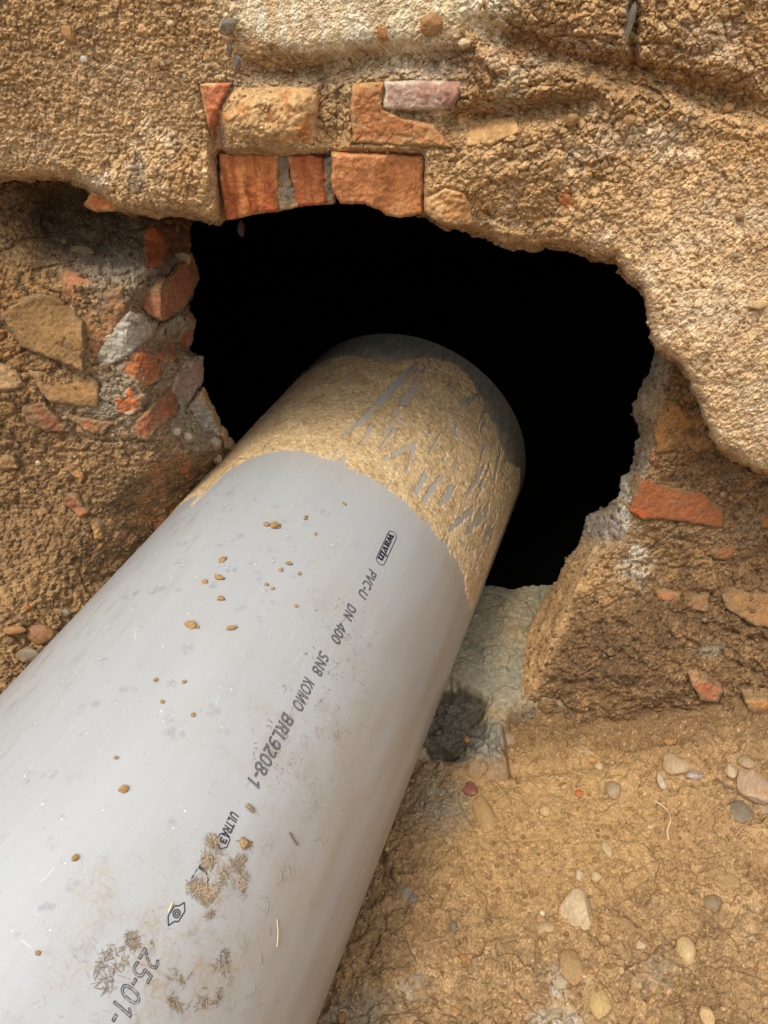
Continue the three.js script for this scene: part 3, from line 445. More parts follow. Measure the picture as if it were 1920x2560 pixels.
// ------------------------------------------------------------------ mortar bed under the pipe, with wet clay
const HOL = atY(1118, 1806, .055), hollow = (x, z) => { const P = [x, 0, z], a = x - HOL[0] + .030 * fbm(P, .035, 4, 107), b = z - HOL[2] + .026 * fbm(P, .035, 4, 108); return 1 - ss(.62, 1.15, Math.hypot(a / .056, b / .050)); };
const bedY = (x, z) => {
  const P = [x, 0, z], [u, v] = toPx([x, .075, z]);
  let y = lerp(.088, .058, ss(-.72, -.56, z)) + .004 * fbm(P, .08, 3, 101) + .0012 * billow(P, .02, 3, 102) + .0011 * clod(P, .013, 19) * ss(-.1, .3, fbm(P, .05, 2, 110)) + .0009 * billow(P, .006, 2, 104) - .004 * Math.pow(clamp(1 - Math.abs(nz(P, .06, 115)) * 14), 2) * ss(0, .25, nz(P, .05, 116)) + .003 * ss(.0, .03, fbm(P, .05, 3, 105));
  { const hq = hollow(x, z); y -= hq * (.026 + .005 * clod([P[0] * .7, 0, P[2] * 1.5], .015, 23) + .008 * billow([P[0] * .6, 0, P[2] * 1.6], .02, 3, 113)); } y -= .02 * spot(u, v, 1080, 1890, 90, 60, .4);
  y += (.003 + .007 * clod(P, .014, 27)) * spot(u, v, 1215, 1830, 40, 50, .5) + .010 * spot(u, v, 1150, 1900, 40, 30, .5);
  y -= .07 * ss(1262, 1318, u + 30 * fbm(P, .04, 2, 118)) * ss(1755, 1795, v);
  y -= .05 * ss(-.560, -.505, z + .012 * fbm(P, .04, 3, 109)); return y;
};
{
  const X = [], Z = [], pos = [], col = [], uv = [], idx = []; for (let x = -.12; x < .33; x += .00125) X.push(x); for (let z = -.862; z < -.46; z += .00125) Z.push(z);
  for (const z of Z) for (const x of X) {
    const zz = z < -.845 + .010 * noise(x / .03, 3, 1) + .004 * noise(x / .008, 4, 1) ? -.845 + .010 * noise(x / .03, 3, 1) + .004 * noise(x / .008, 4, 1) : z; let y = bedY(x, zz); if (z < zz) y -= (zz - z) * 6;
    const P = [x, y, zz], [u, v] = toPx([x, .075, zz]), n = fbm(P, .05, 3, 111), m = fbm(P, .014, 3, 112);
    let c = mix([.21, .185, .115], [.25, .22, .145], clamp(.5 + n)); c = mix(c, [.36, .25, .105], clamp(.22 + n * 1.0 + m * 1.3) * .8); c = mix(c, [.17, .165, .14], .6 * clamp(m * 2 - n));
    c = mix(c, [.22, .125, .048], .9 * clamp(ss(1225, 1285, u + 50 * m) * ss(1740, 1790, v) + ss(1850, 1900, v + 40 * n))); c = mix(c, mul(C.wet, 1 + .5 * m), .96 * ss(.3, .55, hollow(x, zz))); c = mix(c, [.17, .16, .13], .6 * spot(u, v, 1225, 1830, 40, 40, .5));
    c = mix(c, C.brown, .9 * ss(-.58, -.53, zz) * clamp(.7 + n)); c = mul(c, 1 + .2 * nz(P, .005, 3)); pos.push(...P); col.push(...c); uv.push(x / .19, zz / .19);
  }
  for (let j = 0; j < Z.length - 1; j++) for (let i = 0; i < X.length - 1; i++) { const a = j * X.length + i; idx.push(a, a + X.length, a + 1, a + 1, a + X.length, a + X.length + 1); }
  tag(mesh('mortar_bed', geoFrom(pos, idx, col, uv), M.clay), 'grey green mortar bed with a wet clay hollow under the pipe in the hole', 'mortar bed');
}

// ------------------------------------------------------------------ the pipe
const pipe = new THREE.Group(); pipe.name = 'plastic_pipe'; scene.add(pipe);
tag(pipe, 'thick grey plastic sewer pipe with printed lettering and a sandy end running into the hole', 'pipe');
const S0 = 0, S1 = 1.0, A0 = -1.85, A1 = 1.85, TW = 2048, TH = 2048 * (A1 - A0) * PR / (S1 - S0) | 0;
const tx = (s) => (S1 - s) / (S1 - S0) * TW, ty = (a) => (A1 - a) / (A1 - A0) * TH;
{
  const cv = document.createElement('canvas'); cv.width = TW; cv.height = TH; const g = cv.getContext('2d');
  const rv = document.createElement('canvas'); rv.width = TW / 2; rv.height = TH / 2; const q = rv.getContext('2d');
  const ims = g.createImageData(TW, TH), D = ims.data;
  const dirt = []; for (const [u, v, ru, k] of [[530, 2135, .013, 1.5], [505, 2215, .014, 1.7], [530, 2255, .014, 1.6], [525, 2180, .012, 1.3], [590, 2170, .014, .9], [602, 2200, .012, 1], [340, 2440, .03, 1.1], [840, 1590, .05, .5], [800, 1790, .045, .8], [700, 1900, .06, .9], [760, 1990, .04, .6], [860, 1760, .06, .5], [640, 2180, .05, .5], [400, 2370, .07, 1], [330, 2460, .06, .9], [480, 2500, .07, 1.1], [560, 2440, .045, .8], [660, 2450, .05, .5], [420, 2290, .035, .7], [240, 2480, .05, .5], [950, 1650, .05, .4], [850, 1950, .05, .5], [700, 2250, .05, .5], [520, 2360, .03, .7]]) { const [s, a] = onPipe(u, v); dirt.push([s, a, ru, k]); }
  for (let j = 0; j < TH; j++) for (let i = 0; i < TW; i++) {
    const s = S1 - (i + .5) / TW * (S1 - S0), a = A1 - (j + .5) / TH * (A1 - A0), P = [s, a * PR, .5];
    const n = noise(s / .12, a * PR / .05, 1.5), st = noise(s / .09, a * PR / .006, 7.5), f = noise(s / .004, a * PR / .004, 3.5);
    let r = .305 + .012 * n + .010 * st, gg = r * 1.022, b = r * 1.03;
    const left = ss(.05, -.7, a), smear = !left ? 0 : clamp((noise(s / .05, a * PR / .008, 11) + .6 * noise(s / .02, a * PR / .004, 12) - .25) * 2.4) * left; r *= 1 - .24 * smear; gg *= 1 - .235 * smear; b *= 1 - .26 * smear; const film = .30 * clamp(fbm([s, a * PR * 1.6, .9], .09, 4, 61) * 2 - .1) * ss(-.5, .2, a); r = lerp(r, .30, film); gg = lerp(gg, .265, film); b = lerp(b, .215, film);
    const lr = ss(.62, 1.15, a), lowR = !lr ? 0 : lr * .55 * clamp(.7 + .6 * noise(s / .1, a * PR / .02, 21)); r = lerp(r, .24, lowR); gg = lerp(gg, .175, lowR); b = lerp(b, .105, lowR);  // brown low right flank: dirt plus soil reflection painted in
    let dd = 0; for (const [ds, da, dr, k] of dirt) { if (Math.abs(s - ds) > dr * 1.4) continue; const e = Math.hypot(s - ds, (a - da) * PR) / dr; if (e < 1.4) dd = Math.max(dd, k * (1 - ss(.3, 1.4, e))); }
    const fib = !dd ? 0 : Math.pow(clamp(1 - Math.abs(noise(s / .006, a * PR / .006, 31)) * 3.2), 2) + .5 * Math.pow(clamp(1 - Math.abs(noise(s / .0025, a * PR / .0025, 33)) * 3), 2), blot = !dd ? 0 : clamp(.25 + fbm(P, .03, 3, 35) * 1.6);
    const w = dd && clamp(dd * blot * (.22 + .75 * fib)); const dk = noise(s / .02, a * PR / .02, 38) > .25 ? .6 : 1;
    r = lerp(r, .26 * dk, w); gg = lerp(gg, .205 * dk, w); b = lerp(b, .145 * dk, w); if (s > .86) { const endShade = .55 * ss(.86, .95, s); r *= 1 - endShade; gg *= 1 - endShade; b *= 1 - 1.1 * endShade; }  // far end darkened: shade inside the hole painted into the colour
    const sp1 = noise(s / .0016, a * PR / .0016, 41); if (sp1 > .66) { r *= .6; gg *= .58; b *= .55; } else if (sp1 < -.72) { r = lerp(r, .6, .5); gg = lerp(gg, .6, .5); b = lerp(b, .6, .5); }
    const nearSand = Math.max(ss(.60, .72, s) * .95, ss(.8, .9, s)) * (1 - .5 * ss(.93, .96, s)) * clamp(.42 + .9 * noise(s / .03, a * PR / .006, 51) + .5 * noise(s / .01, a * PR / .003, 52)) * .8; r = lerp(r, .43, nearSand); gg = lerp(gg, .345, nearSand); b = lerp(b, .225, nearSand);
    const k = (j * TW + i) * 4, e = (x) => 255 * (x <= .0031308 ? x * 12.92 : 1.055 * Math.pow(x, 1 / 2.4) - .055); D[k] = e(r); D[k + 1] = e(gg); D[k + 2] = e(b); D[k + 3] = 255;
  }
  g.putImageData(ims, 0, 0);
  q.fillStyle = 'rgb(0,72,0)'; q.fillRect(0, 0, rv.width, rv.height);
  seed = 4242;
  for (let i = 0; i < 240; i++) { const s = rr(.05, .66), a = rnd() < .6 ? rr(-.9, -.1) : rr(-1.1, .8), l = rr(.002, .018), dir = rnd() < .6 ? rr(-.3, .3) : rr(-1.6, 1.6), x = tx(s), y = ty(a), dx = l / (S1 - S0) * TW * Math.cos(dir), dy = l / ((A1 - A0) * PR) * TH * Math.sin(dir); g.strokeStyle = `rgba(235,238,240,${rr(.08, .4)})`; g.lineWidth = rr(.4, 1.1); g.beginPath(); g.moveTo(x, y); g.quadraticCurveTo(x + dx * .5 + rr(-3, 3), y + dy * .5 + rr(-3, 3), x + dx, y + dy); g.stroke(); q.strokeStyle = `rgba(0,${120 + 60 * rnd() | 0},0,.5)`; q.lineWidth = .8; q.beginPath(); q.moveTo(x / 2, y / 2); q.lineTo((x + dx) / 2, (y + dy) / 2); q.stroke(); }
  for (let i = 0; i < 260; i++) { const s = rr(.05, .62), a = rr(-.9, .5), x = tx(s), y = ty(a), R0 = rr(3, 13); g.fillStyle = `rgba(90,95,98,${rr(.03, .13)})`; for (let k = 0; k < 7; k++) { g.beginPath(); g.arc(x + rr(-1, 1) * R0, y + rr(-1, 1) * R0, R0 * rr(.2, .6), 0, 7); g.fill(); } q.fillStyle = 'rgba(0,150,0,.25)'; q.beginPath(); q.arc(x / 2, y / 2, R0 / 2, 0, 7); q.fill(); if (rnd() < .5) { g.fillStyle = 'rgba(240,244,246,.8)'; g.fillRect(x + rr(-5, 5), y + rr(-5, 5), rr(1, 2.4), rr(1, 2.4)); } }  // blotchy droplet marks; the small white dots are painted sparkles
  // thin brown scum over part of the print
  for (let i = 0; i < 900; i++) { const d = dirt[i % dirt.length], s = d[0] + rr(-1, 1) * d[2] * rnd() * 1.3, a = d[1] + rr(-1, 1) * d[2] / PR * rnd() * 1.3, an = rr(0, 6.3), l = rr(2, 14); g.strokeStyle = `rgba(${96 + 36 * rnd() | 0},${82 + 28 * rnd() | 0},${62 + 20 * rnd() | 0},${rr(.08, .4) * d[3]})`; g.lineWidth = rr(.7, 2); g.beginPath(); g.moveTo(tx(s), ty(a)); g.lineTo(tx(s) + l * Math.cos(an), ty(a) + l * Math.sin(an)); g.stroke(); }
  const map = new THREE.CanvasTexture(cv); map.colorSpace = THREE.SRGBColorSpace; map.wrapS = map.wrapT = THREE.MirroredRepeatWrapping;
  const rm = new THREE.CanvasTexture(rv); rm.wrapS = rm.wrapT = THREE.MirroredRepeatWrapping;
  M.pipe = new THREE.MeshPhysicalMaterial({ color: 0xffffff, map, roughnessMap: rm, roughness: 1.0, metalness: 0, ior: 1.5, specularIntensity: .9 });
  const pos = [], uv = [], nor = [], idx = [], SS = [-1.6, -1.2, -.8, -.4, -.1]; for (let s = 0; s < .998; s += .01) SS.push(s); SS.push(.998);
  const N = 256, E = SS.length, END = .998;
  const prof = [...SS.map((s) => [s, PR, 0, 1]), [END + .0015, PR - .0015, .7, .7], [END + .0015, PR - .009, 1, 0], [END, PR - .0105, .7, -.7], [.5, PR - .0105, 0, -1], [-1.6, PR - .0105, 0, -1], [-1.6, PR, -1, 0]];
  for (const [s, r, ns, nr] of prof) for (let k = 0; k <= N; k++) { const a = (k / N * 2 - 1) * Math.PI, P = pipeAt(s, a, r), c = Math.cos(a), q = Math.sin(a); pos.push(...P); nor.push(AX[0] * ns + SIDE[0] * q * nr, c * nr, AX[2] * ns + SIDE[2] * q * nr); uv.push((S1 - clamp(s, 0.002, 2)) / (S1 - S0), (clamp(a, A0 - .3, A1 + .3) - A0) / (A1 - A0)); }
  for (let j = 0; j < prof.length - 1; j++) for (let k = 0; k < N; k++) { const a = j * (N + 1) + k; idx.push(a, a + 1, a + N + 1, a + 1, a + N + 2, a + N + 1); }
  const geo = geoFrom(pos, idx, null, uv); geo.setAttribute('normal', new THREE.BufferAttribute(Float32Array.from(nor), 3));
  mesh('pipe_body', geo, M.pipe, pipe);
}
{ // the printed marking, a film of ink that reads towards the viewer with the tops of the letters to the right
  const ends = [[987, 1325], [947, 1412], [630, 1969], [288, 2562], [470, 2190], [420, 2312]].map((p) => onPipe(...p)), Q0 = Math.min(...ends.map((e) => e[0])) - .02, Q1 = Math.max(...ends.map((e) => e[0])) + .02, B0 = Math.min(...ends.map((e) => e[1])) - .13, B1 = Math.max(...ends.map((e) => e[1])) + .13;
  const PW = 2048, PH = Math.min(2048, Math.round(2048 * (B1 - B0) * PR / (Q1 - Q0))), px = (s) => (Q1 - s) / (Q1 - Q0) * PW, py = (a) => (B1 - a) / (B1 - B0) * PH;
  const cv = document.createElement('canvas'); cv.width = PW; cv.height = PH; const g = cv.getContext('2d');
  // printed marking: reads towards the viewer, tops of the letters to the right
  const ink = 'rgba(26,26,40,.96)';
  function word(t, p0, p1, hmm, font = 'sans-serif', heavy = 1.0) {
    const [s0, a0] = onPipe(...p0), [s1, a1] = onPipe(...p1), x0 = px(s0), y0 = py(a0), x1 = px(s1), y1 = py(a1), hp = hmm / 1000 / (Q1 - Q0) * PW;
    g.save(); g.translate(x0, y0); g.rotate(Math.atan2(y1 - y0, x1 - x0)); g.font = `${(hp / .72).toFixed(1)}px ${font}`; g.textBaseline = 'middle';
    const w = g.measureText(t).width, L0 = Math.hypot(x1 - x0, y1 - y0); g.transform(L0 / w, 0, -.12, 1, 0, 0); g.strokeStyle = ink; g.lineWidth = heavy * 2.6; g.lineJoin = 'round'; g.fillStyle = 'rgba(80,80,100,.12)'; g.fillText(t, 0, hp * .06); g.strokeText(t, 0, hp * .06); g.restore();
    return [x0, y0, x1, y1, hp];
  }
  
  word('PVC-U', [934, 1428], [904, 1495], 10); word('DN', [882, 1514], [868, 1549], 10); word('400', [857, 1562], [837, 1607], 10); word('SN8', [813, 1635], [791, 1687], 10.5); word('KOMO', [776, 1700], [742, 1775], 10.5); word('BRL9208-1', [725, 1789], [630, 1969], 11.5);
  word('ULTRA', [589, 2033], [562, 2093], 7); word('25-01-', [384, 2385], [288, 2562], 14);
  { const [x0, y0, x1, y1, hp] = word('wavin', [981, 1338], [951, 1402], 7.5, 'serif', 1.6), an = Math.atan2(y1 - y0, x1 - x0), Lw = Math.hypot(x1 - x0, y1 - y0); g.save(); g.translate(x0, y0); g.rotate(an); g.strokeStyle = ink; g.lineWidth = 3.4; const hh = hp * .72, m = hp * .8; g.beginPath(); g.moveTo(0, -hh); g.lineTo(Lw, -hh); g.bezierCurveTo(Lw + m, -hh, Lw + m, hh, Lw, hh); g.lineTo(0, hh); g.bezierCurveTo(-m, hh, -m, -hh, 0, -hh); g.stroke(); g.restore(); }
  const emblem = (u0, v0, u1, v1, draw) => { const [s0, a0] = onPipe(u0, v0), [s1, a1] = onPipe(u1, v1), x0 = px(s0), y0 = py(a0), x1 = px(s1), y1 = py(a1); g.save(); g.translate((x0 + x1) / 2, (y0 + y1) / 2); g.rotate(Math.atan2(y1 - y0, x1 - x0)); g.strokeStyle = ink; g.fillStyle = ink; g.lineWidth = 3; draw(Math.hypot(x1 - x0, y1 - y0)); g.restore(); };
  emblem(566, 2082, 550, 2122, (l) => { g.beginPath(); for (let k = 0; k < 6; k++) g.lineTo(Math.cos(k * Math.PI / 3) * l * .5, Math.sin(k * Math.PI / 3) * l * .42); g.closePath(); g.stroke(); g.font = `${l * .6 | 0}px sans-serif`; g.textAlign = 'center'; g.textBaseline = 'middle'; g.strokeText('3', 0, 0); });
  emblem(512, 2172, 482, 2222, (l) => { g.lineWidth = 3; g.fillRect(-l * .5, -l * .1, l * .16, l * .42); g.beginPath(); g.moveTo(-l * .45, -l * .1); g.lineTo(-l * .2, -l * .42); g.lineTo(l * .4, -l * .42); g.lineTo(l * .5, -l * .3); g.moveTo(-l * .3, l * .3); g.lineTo(l * .2, l * .3); g.stroke(); });
  emblem(458, 2258, 424, 2311, (l) => { g.beginPath(); g.arc(0, 0, l * .16, 0, 7); g.stroke(); g.beginPath(); g.arc(0, 0, l * .07, 0, 7); g.stroke(); g.beginPath(); g.moveTo(-l * .55, -l * .02); g.lineTo(-l * .28, -l * .26); g.lineTo(l * .2, -l * .26); g.lineTo(l * .3, -l * .1); g.moveTo(l * .58, l * .02); g.lineTo(l * .28, l * .26); g.lineTo(-l * .2, l * .26); g.lineTo(-l * .3, l * .1); g.lineTo(-l * .55, -l * .02); g.moveTo(l * .3, -l * .1); g.lineTo(l * .58, l * .02); g.stroke(); });
  // worn away where mud and straw have rubbed
  seed = 515; g.globalCompositeOperation = 'destination-out';
  for (let i = 0; i < 1500; i++) { const low = rnd() < .3, u = low ? rr(280, 400) : rr(440, 960), v = low ? rr(2380, 2560) : rr(1340, 2240), [s0, a0] = onPipe(u, v), r = rr(.6, 2.4); g.fillStyle = `rgba(0,0,0,${rr(.15, .7)})`; g.beginPath(); g.ellipse(px(s0), py(a0), r * rr(1, 3), r, rr(0, 3), 0, 7); g.fill(); }
  for (let i = 0; i < 500; i++) { const [s0, a0] = onPipe(rr(485, 560), rr(2110, 2260)); g.fillStyle = `rgba(0,0,0,${rr(.2, .8)})`; g.beginPath(); g.arc(px(s0), py(a0), rr(1, 3), 0, 7); g.fill(); }
  const map = new THREE.CanvasTexture(cv); map.colorSpace = THREE.SRGBColorSpace;
  const pos = [], uv = [], idx = [], n = 60, m = 40; for (let j = 0; j <= m; j++) for (let i = 0; i <= n; i++) { pos.push(...pipeAt(lerp(Q1, Q0, i / n), lerp(B0, B1, j / m), PR + .00025)); uv.push(i / n, j / m); }
  for (let j = 0; j < m; j++) for (let i = 0; i < n; i++) { const a = j * (n + 1) + i; idx.push(a, a + 1, a + n + 1, a + 1, a + n + 2, a + n + 1); }
  mesh('printed_lettering', geoFrom(pos, idx, null, uv), new THREE.MeshStandardMaterial({ map, transparent: true, roughness: .55 }), pipe).userData.label = 'dark printed type marking along the pipe';
}
{ // wet sand smeared on the end of the pipe, wiped off in streaks
  const lo = [[455, 1290], [500, 1235], [560, 1185], [620, 1150], [680, 1132], [740, 1130], [800, 1145], [850, 1165], [920, 1195], [1000, 1250], [1060, 1305], [1110, 1365], [1150, 1420], [1166, 1500], [1175, 1525], [1190, 1560]].map((p) => onPipe(...p)).map(([s, a]) => [a, s]).sort((p, q) => p[0] - q[0]);
  const hi = [[700, 945], [760, 915], [820, 895], [900, 890], [980, 905], [1060, 890], [1100, 895], [1150, 915], [1190, 960], [1215, 1020], [1245, 1080], [1265, 1150], [1300, 1170], [1300, 1200]].map((p) => onPipe(...p)).map(([s, a]) => [a, s]).sort((p, q) => p[0] - q[0]);
  const loF = curve(lo), hiF = curve(hi), wipes = [];
  for (const [u0, v0, u1, v1, w, k] of [[1040, 905, 900, 1060, 10, 1.2], [1075, 900, 960, 1080, 7, .8], [1000, 960, 860, 1090, 6, .7], [960, 1150, 1045, 1105, 6, 1.3], [1040, 1105, 1015, 1180, 4, 1], [1065, 1185, 1040, 1230, 8, 1], [1105, 1190, 1060, 1250, 7, 1.3], [1135, 1215, 1100, 1260, 9, 1], [1210, 1165, 1165, 1240, 7, 1.4], [1225, 1160, 1190, 1250, 4, 1], [1200, 985, 1150, 1010, 6, 1.5], [1130, 1030, 1155, 1040, 5, 1], [1060, 1080, 1070, 1090, 6, 1], [1130, 1075, 1150, 1100, 5, .8], [1220, 1270, 1170, 1330, 11, 1.2], [1240, 1290, 1190, 1400, 9, 1], [1190, 1265, 1120, 1330, 7, 1], [1130, 1270, 1160, 1290, 4, .7], [1215, 1010, 1190, 1080, 4, .8], [880, 930, 850, 990, 6, .6], [830, 920, 780, 975, 5, .5], [930, 1060, 905, 1110, 4, .8], [990, 1050, 1010, 1065, 5, .8], [760, 1040, 730, 1075, 4, .5], [1250, 1120, 1235, 1200, 8, 1.1], [1150, 1350, 1180, 1380, 5, 1], [1205, 1330, 1225, 1240, 6, 1]]) { const [s0, a0] = onPipe(u0, v0), [s1, a1] = onPipe(u1, v1); wipes.push([s0, a0 * PR, s1, a1 * PR, w * .00042, k]); }
  let tSmooth = 0; const thick = (s, a) => {
    const P = [s * 1.0, a * PR, .7]; let d = Math.min(s - loF(a), hiF(a) - s) * 40;                       // about 1 at 25 mm inside
    const ragged = fbm([s * .6, a * PR, .2], .018, 3, 201); d = Math.min(d + (.12 + .35 * ss(.25, .8, a)) * ragged + .08 * nz(P, .004, 9), 1);
    let t = clamp(d * 2.6, -1, 1) * (.75 + .5 * fbm(P, .06, 3, 203));
    t -= .5 * clamp(noise(s / .05, a * PR / .0028, 2.2) * 1.6 - .25) * ss(-.2, .6, a); t -= .65 * clamp(fbm([s, a * PR, .4], .012, 3, 215) * 2.2 - .55 + .4 * ss(.2, .9, a)) ; t -= 1.15 * clamp((noise(s / .07, a * PR / .010, 5.2) * .9 + .8 * noise(s / .028, a * PR / .0042, 8.2) - .38) * 2.2) * ss(-.5, .3, a);
    const py = a * PR; for (const [x0, y0, x1, y1, w, k] of wipes) { if (s < Math.min(x0, x1) - .012 || s > Math.max(x0, x1) + .012 || py < Math.min(y0, y1) - .012 || py > Math.max(y0, y1) + .012) continue; const ex = x1 - x0 + .0, ey = y1 - y0, wob = .0022 * noise(s / .012, py / .012, x0 * 90) + .0009 * noise(s / .004, py / .004, 3), q = clamp(((s - x0) * ex + (a * PR - y0) * ey) / (ex * ex + ey * ey)), dd = (Math.hypot(s - x0 - ex * q, a * PR - y0 - ey * q) + wob) / (w * (1.35 - 1.1 * Math.abs(q - .5))); if (dd < 2) t -= k * 1.3 * (1 - ss(.35, 1.5, dd + .45 * ragged)) * ss(-.35, .15, noise(s / .016, py / .0045, 6.1) + .25 * k - .1); else if (false) t += 0; if (dd > 1.2 && dd < 1.9) t += .06 * k; }
    tSmooth = t; return t + .42 * nz(P, .0021, 21) * (1 - .55 * clamp(t)) + .12 * nz(P, .006, 22);
  };
  const st = .00115, pos = [], col = [], uv = [], idx = [], n0 = Math.ceil(.44 / st), n1 = Math.ceil(2.9 * PR / st), T = new Float32Array((n0 + 1) * (n1 + 1));
  for (let j = 0; j <= n0; j++) for (let i = 0; i <= n1; i++) {
    const s = .56 + j * st, a = -1.35 + i * st / PR, P0 = pipeAt(s, a), t = thick(s, a), ts = clamp(tSmooth); T[j * (n1 + 1) + i] = t;
    const h = t <= 0 ? -.0012 : .0006 * Math.min(1, .25 + ts) + .0006 * ts * (1 + billow(P0, .014, 3, 207)) + .00035 * clod(P0, .0042, 25) + .0010 * ts * ss(.25, .6, fbm(P0, .02, 2, 218));
    const P = pipeAt(s, a, PR + h); pos.push(...P);
    const n = fbm(P, .03, 3, 209), m = nz(P, .004, 210), q = speck(P); const cid = crumbId; let c = mix(C.coat, [.48, .325, .155], clamp(.42 + n * 1.5 + .5 * fbm(P, .08, 2, 219))); c = mul(c, .86 + .28 * cid); if (nz(P, .0075, 221) > .42) c = mix(c, C.brown, .55); if (q > .985) c = mix(c, C.white, .4); else if (q < .04) c = mix(c, C.brown, .7); c = mix(c, [.34, .32, .27], .55 * clamp(1 - t * 2.2)); c = mul(c, 1 + .28 * m); col.push(...c); uv.push(s / .19, a * PR / .19);
  }
  for (let j = 0; j < n0; j++) for (let i = 0; i < n1; i++) { const a = j * (n1 + 1) + i; if (Math.max(T[a], T[a + 1], T[a + n1 + 1], T[a + n1 + 2]) <= 0) continue; idx.push(a, a + 1, a + n1 + 1, a + 1, a + n1 + 2, a + n1 + 1); }
  const m = mesh('sand_coating', mergeVertices(geoFrom(pos, idx, col, uv)), M.coat, pipe); m.userData.label = 'yellow wet sand smeared in streaks round the pipe end';
}

// ------------------------------------------------------------------ stones lying on the soil
const pixel = (P) => Math.hypot(P[0], P[1] - EYE[1], P[2]) / F;
function stone(name, label, category, u, v, w, h, o) {
  let P = atY(u, v, FLOOR); for (let k = 0; k < 3; k++) P = atY(u, v, (o.bed ? bedY : groundY)(P[0], P[2]) + (o.lift ?? .3) * .004);
  const m = mesh(name, stoneGeo(o.sd, o), M.stone), p = pixel(P); m.position.set(P[0], P[1] + (o.up ?? .0) - .12 * Math.min(w, h) * p * .5, P[2]); m.rotation.set(rr(-.15, .15), (o.turn ?? 0), rr(-.15, .15));
  const sx = w * p * .5, sz = h * p * .5 * 1.12; m.scale.set(sx, (o.flat ?? .62) * Math.min(sx, sz), sz); tag(m, label, category, o.group); return m;
}
const st = (label, u, v, w, h, c1, c2, o = {}) => stone(o.name ?? 'stone', label, o.cat ?? 'stone', u, v, w, h, { c1, c2, sd: Math.round(u + v * 3), ...o });
st('big cream angular stone with an orange corner lying alone on open soil', 1445, 2281, 80, 96, [.62, .50, .35], [.52, .40, .27], { mark: [[.42, .22, .08], -.36], planes: 10, sharp: .8, sand: .15 });
st('oblong ochre stone with a white tip, beside the dark red chip', 1213, 2044, 50, 96, [.38, .25, .11], [.45, .31, .15], { turn: .25, planes: 5, sharp: .3, sand: .4, mark: [[.68, .62, .52], -.42] });
st('dark red stone chip near the pipe', 1173, 1971, 42, 34, [.20, .065, .05], [.25, .09, .07], { planes: 7, sharp: .8, sand: .1, turn: -.3, name: 'stone_chip' });
st('tan rounded flat stone with a white shard beside it', 1692, 1910, 66, 58, [.42, .31, .19], [.50, .38, .26], { planes: 6, sharp: .5, turn: .3, flat: .5 });
st('white and purple shard next to the tan rounded stone', 1738, 1937, 44, 20, [.62, .56, .52], [.26, .17, .20], { planes: 8, sharp: .9, turn: .25, sand: .05, name: 'stone_chip' });
st('large pinkish mottled stone by the right edge', 1886, 1962, 76, 84, [.42, .29, .22], [.50, .37, .28], { planes: 7, sharp: .5, mark: [[.50, .20, .12], -.40] });
st('grey lilac knobbly stone close to the pipe on the darker soil', 1010, 2232, 44, 38, [.22, .18, .15], [.32, .27, .22], { planes: 6, sharp: .6 });
st('small grey knob touching the grey lilac stone', 1032, 2252, 26, 30, [.22, .19, .16], [.30, .26, .21], { planes: 6, sharp: .6 });
st('smooth pale yellow round pebble at lower right', 1716, 2374, 40, 48, [.50, .36, .17], [.58, .44, .25], { planes: 3, sharp: .2, name: 'pebble', cat: 'pebble', sand: .3 });
st('pale half buried stone below left of the big cream stone', 1367, 2322, 48, 28, [.52, .40, .26], [.46, .34, .20], { planes: 4, sharp: .3, sand: .45, up: -.001 });
st('small cream crumb stone above the big cream stone, left of two', 1449, 2185, 24, 26, [.62, .50, .36], [.54, .42, .28], { planes: 8, sharp: .7 });
st('small cream crumb stone above the big cream stone, right of two', 1490, 2191, 24, 20, [.54, .42, .26], [.60, .48, .32], { planes: 8, sharp: .7 });
st('yellow ochre pebble in the smooth trodden patch', 1362, 2025, 28, 30, [.52, .36, .16], [.60, .45, .24], { planes: 5, sharp: .5, name: 'pebble', cat: 'pebble' });
st('orange brick crumb in the smooth trodden patch', 1449, 1983, 22, 18, C.orange, C.brick, { planes: 7, sharp: .8, name: 'brick_crumb', cat: 'brick crumb' });
st('greyish tan stone under the slope, left of the tan rounded stone', 1534, 1974, 38, 40, [.34, .27, .18], [.40, .32, .22], { planes: 6, sharp: .5, sand: .35 });
st('narrow white shard between the greyish tan and tan rounded stones', 1655, 1953, 20, 34, [.62, .56, .46], [.48, .39, .28], { planes: 8, sharp: .8, name: 'stone_chip' });
st('orange tinged pebble under the earthy slope, left of a paired pebble', 1481, 1897, 26, 20, [.54, .33, .14], C.ochre, { planes: 7, sharp: .7, name: 'pebble', cat: 'pebble' });
st('cream pebble paired with the orange tinged one', 1497, 1914, 20, 20, [.58, .46, .32], C.pale, { planes: 7, sharp: .6, name: 'pebble', cat: 'pebble' });
st('slim cream splinter of stone right of the trodden patch', 1520, 2124, 24, 36, [.56, .44, .28], [.5, .38, .24], { planes: 7, sharp: .7, turn: .3, name: 'stone_chip' });
st('brown pebble at the edge of the mortar bed', 1272, 1848, 42, 36, [.30, .20, .13], [.34, .24, .16], { planes: 4, sharp: .3, sand: .3, name: 'pebble', cat: 'pebble' });
st('pinkish sliver of stone stuck in the soil beside the mortar bed', 1276, 1808, 36, 16, [.42, .29, .20], [.36, .25, .17], { planes: 5, sharp: .6, turn: .5, name: 'stone_chip' });
st('dark grey lump below the pinkish mottled stone', 1850, 2026, 64, 50, [.17, .145, .10], [.22, .19, .14], { planes: 6, sharp: .5, sand: .25, flat: .35 });
st('cream pebble left of the pinkish mottled stone', 1826, 1925, 26, 34, [.50, .38, .24], [.56, .44, .30], { planes: 7, sharp: .6, name: 'pebble', cat: 'pebble' });
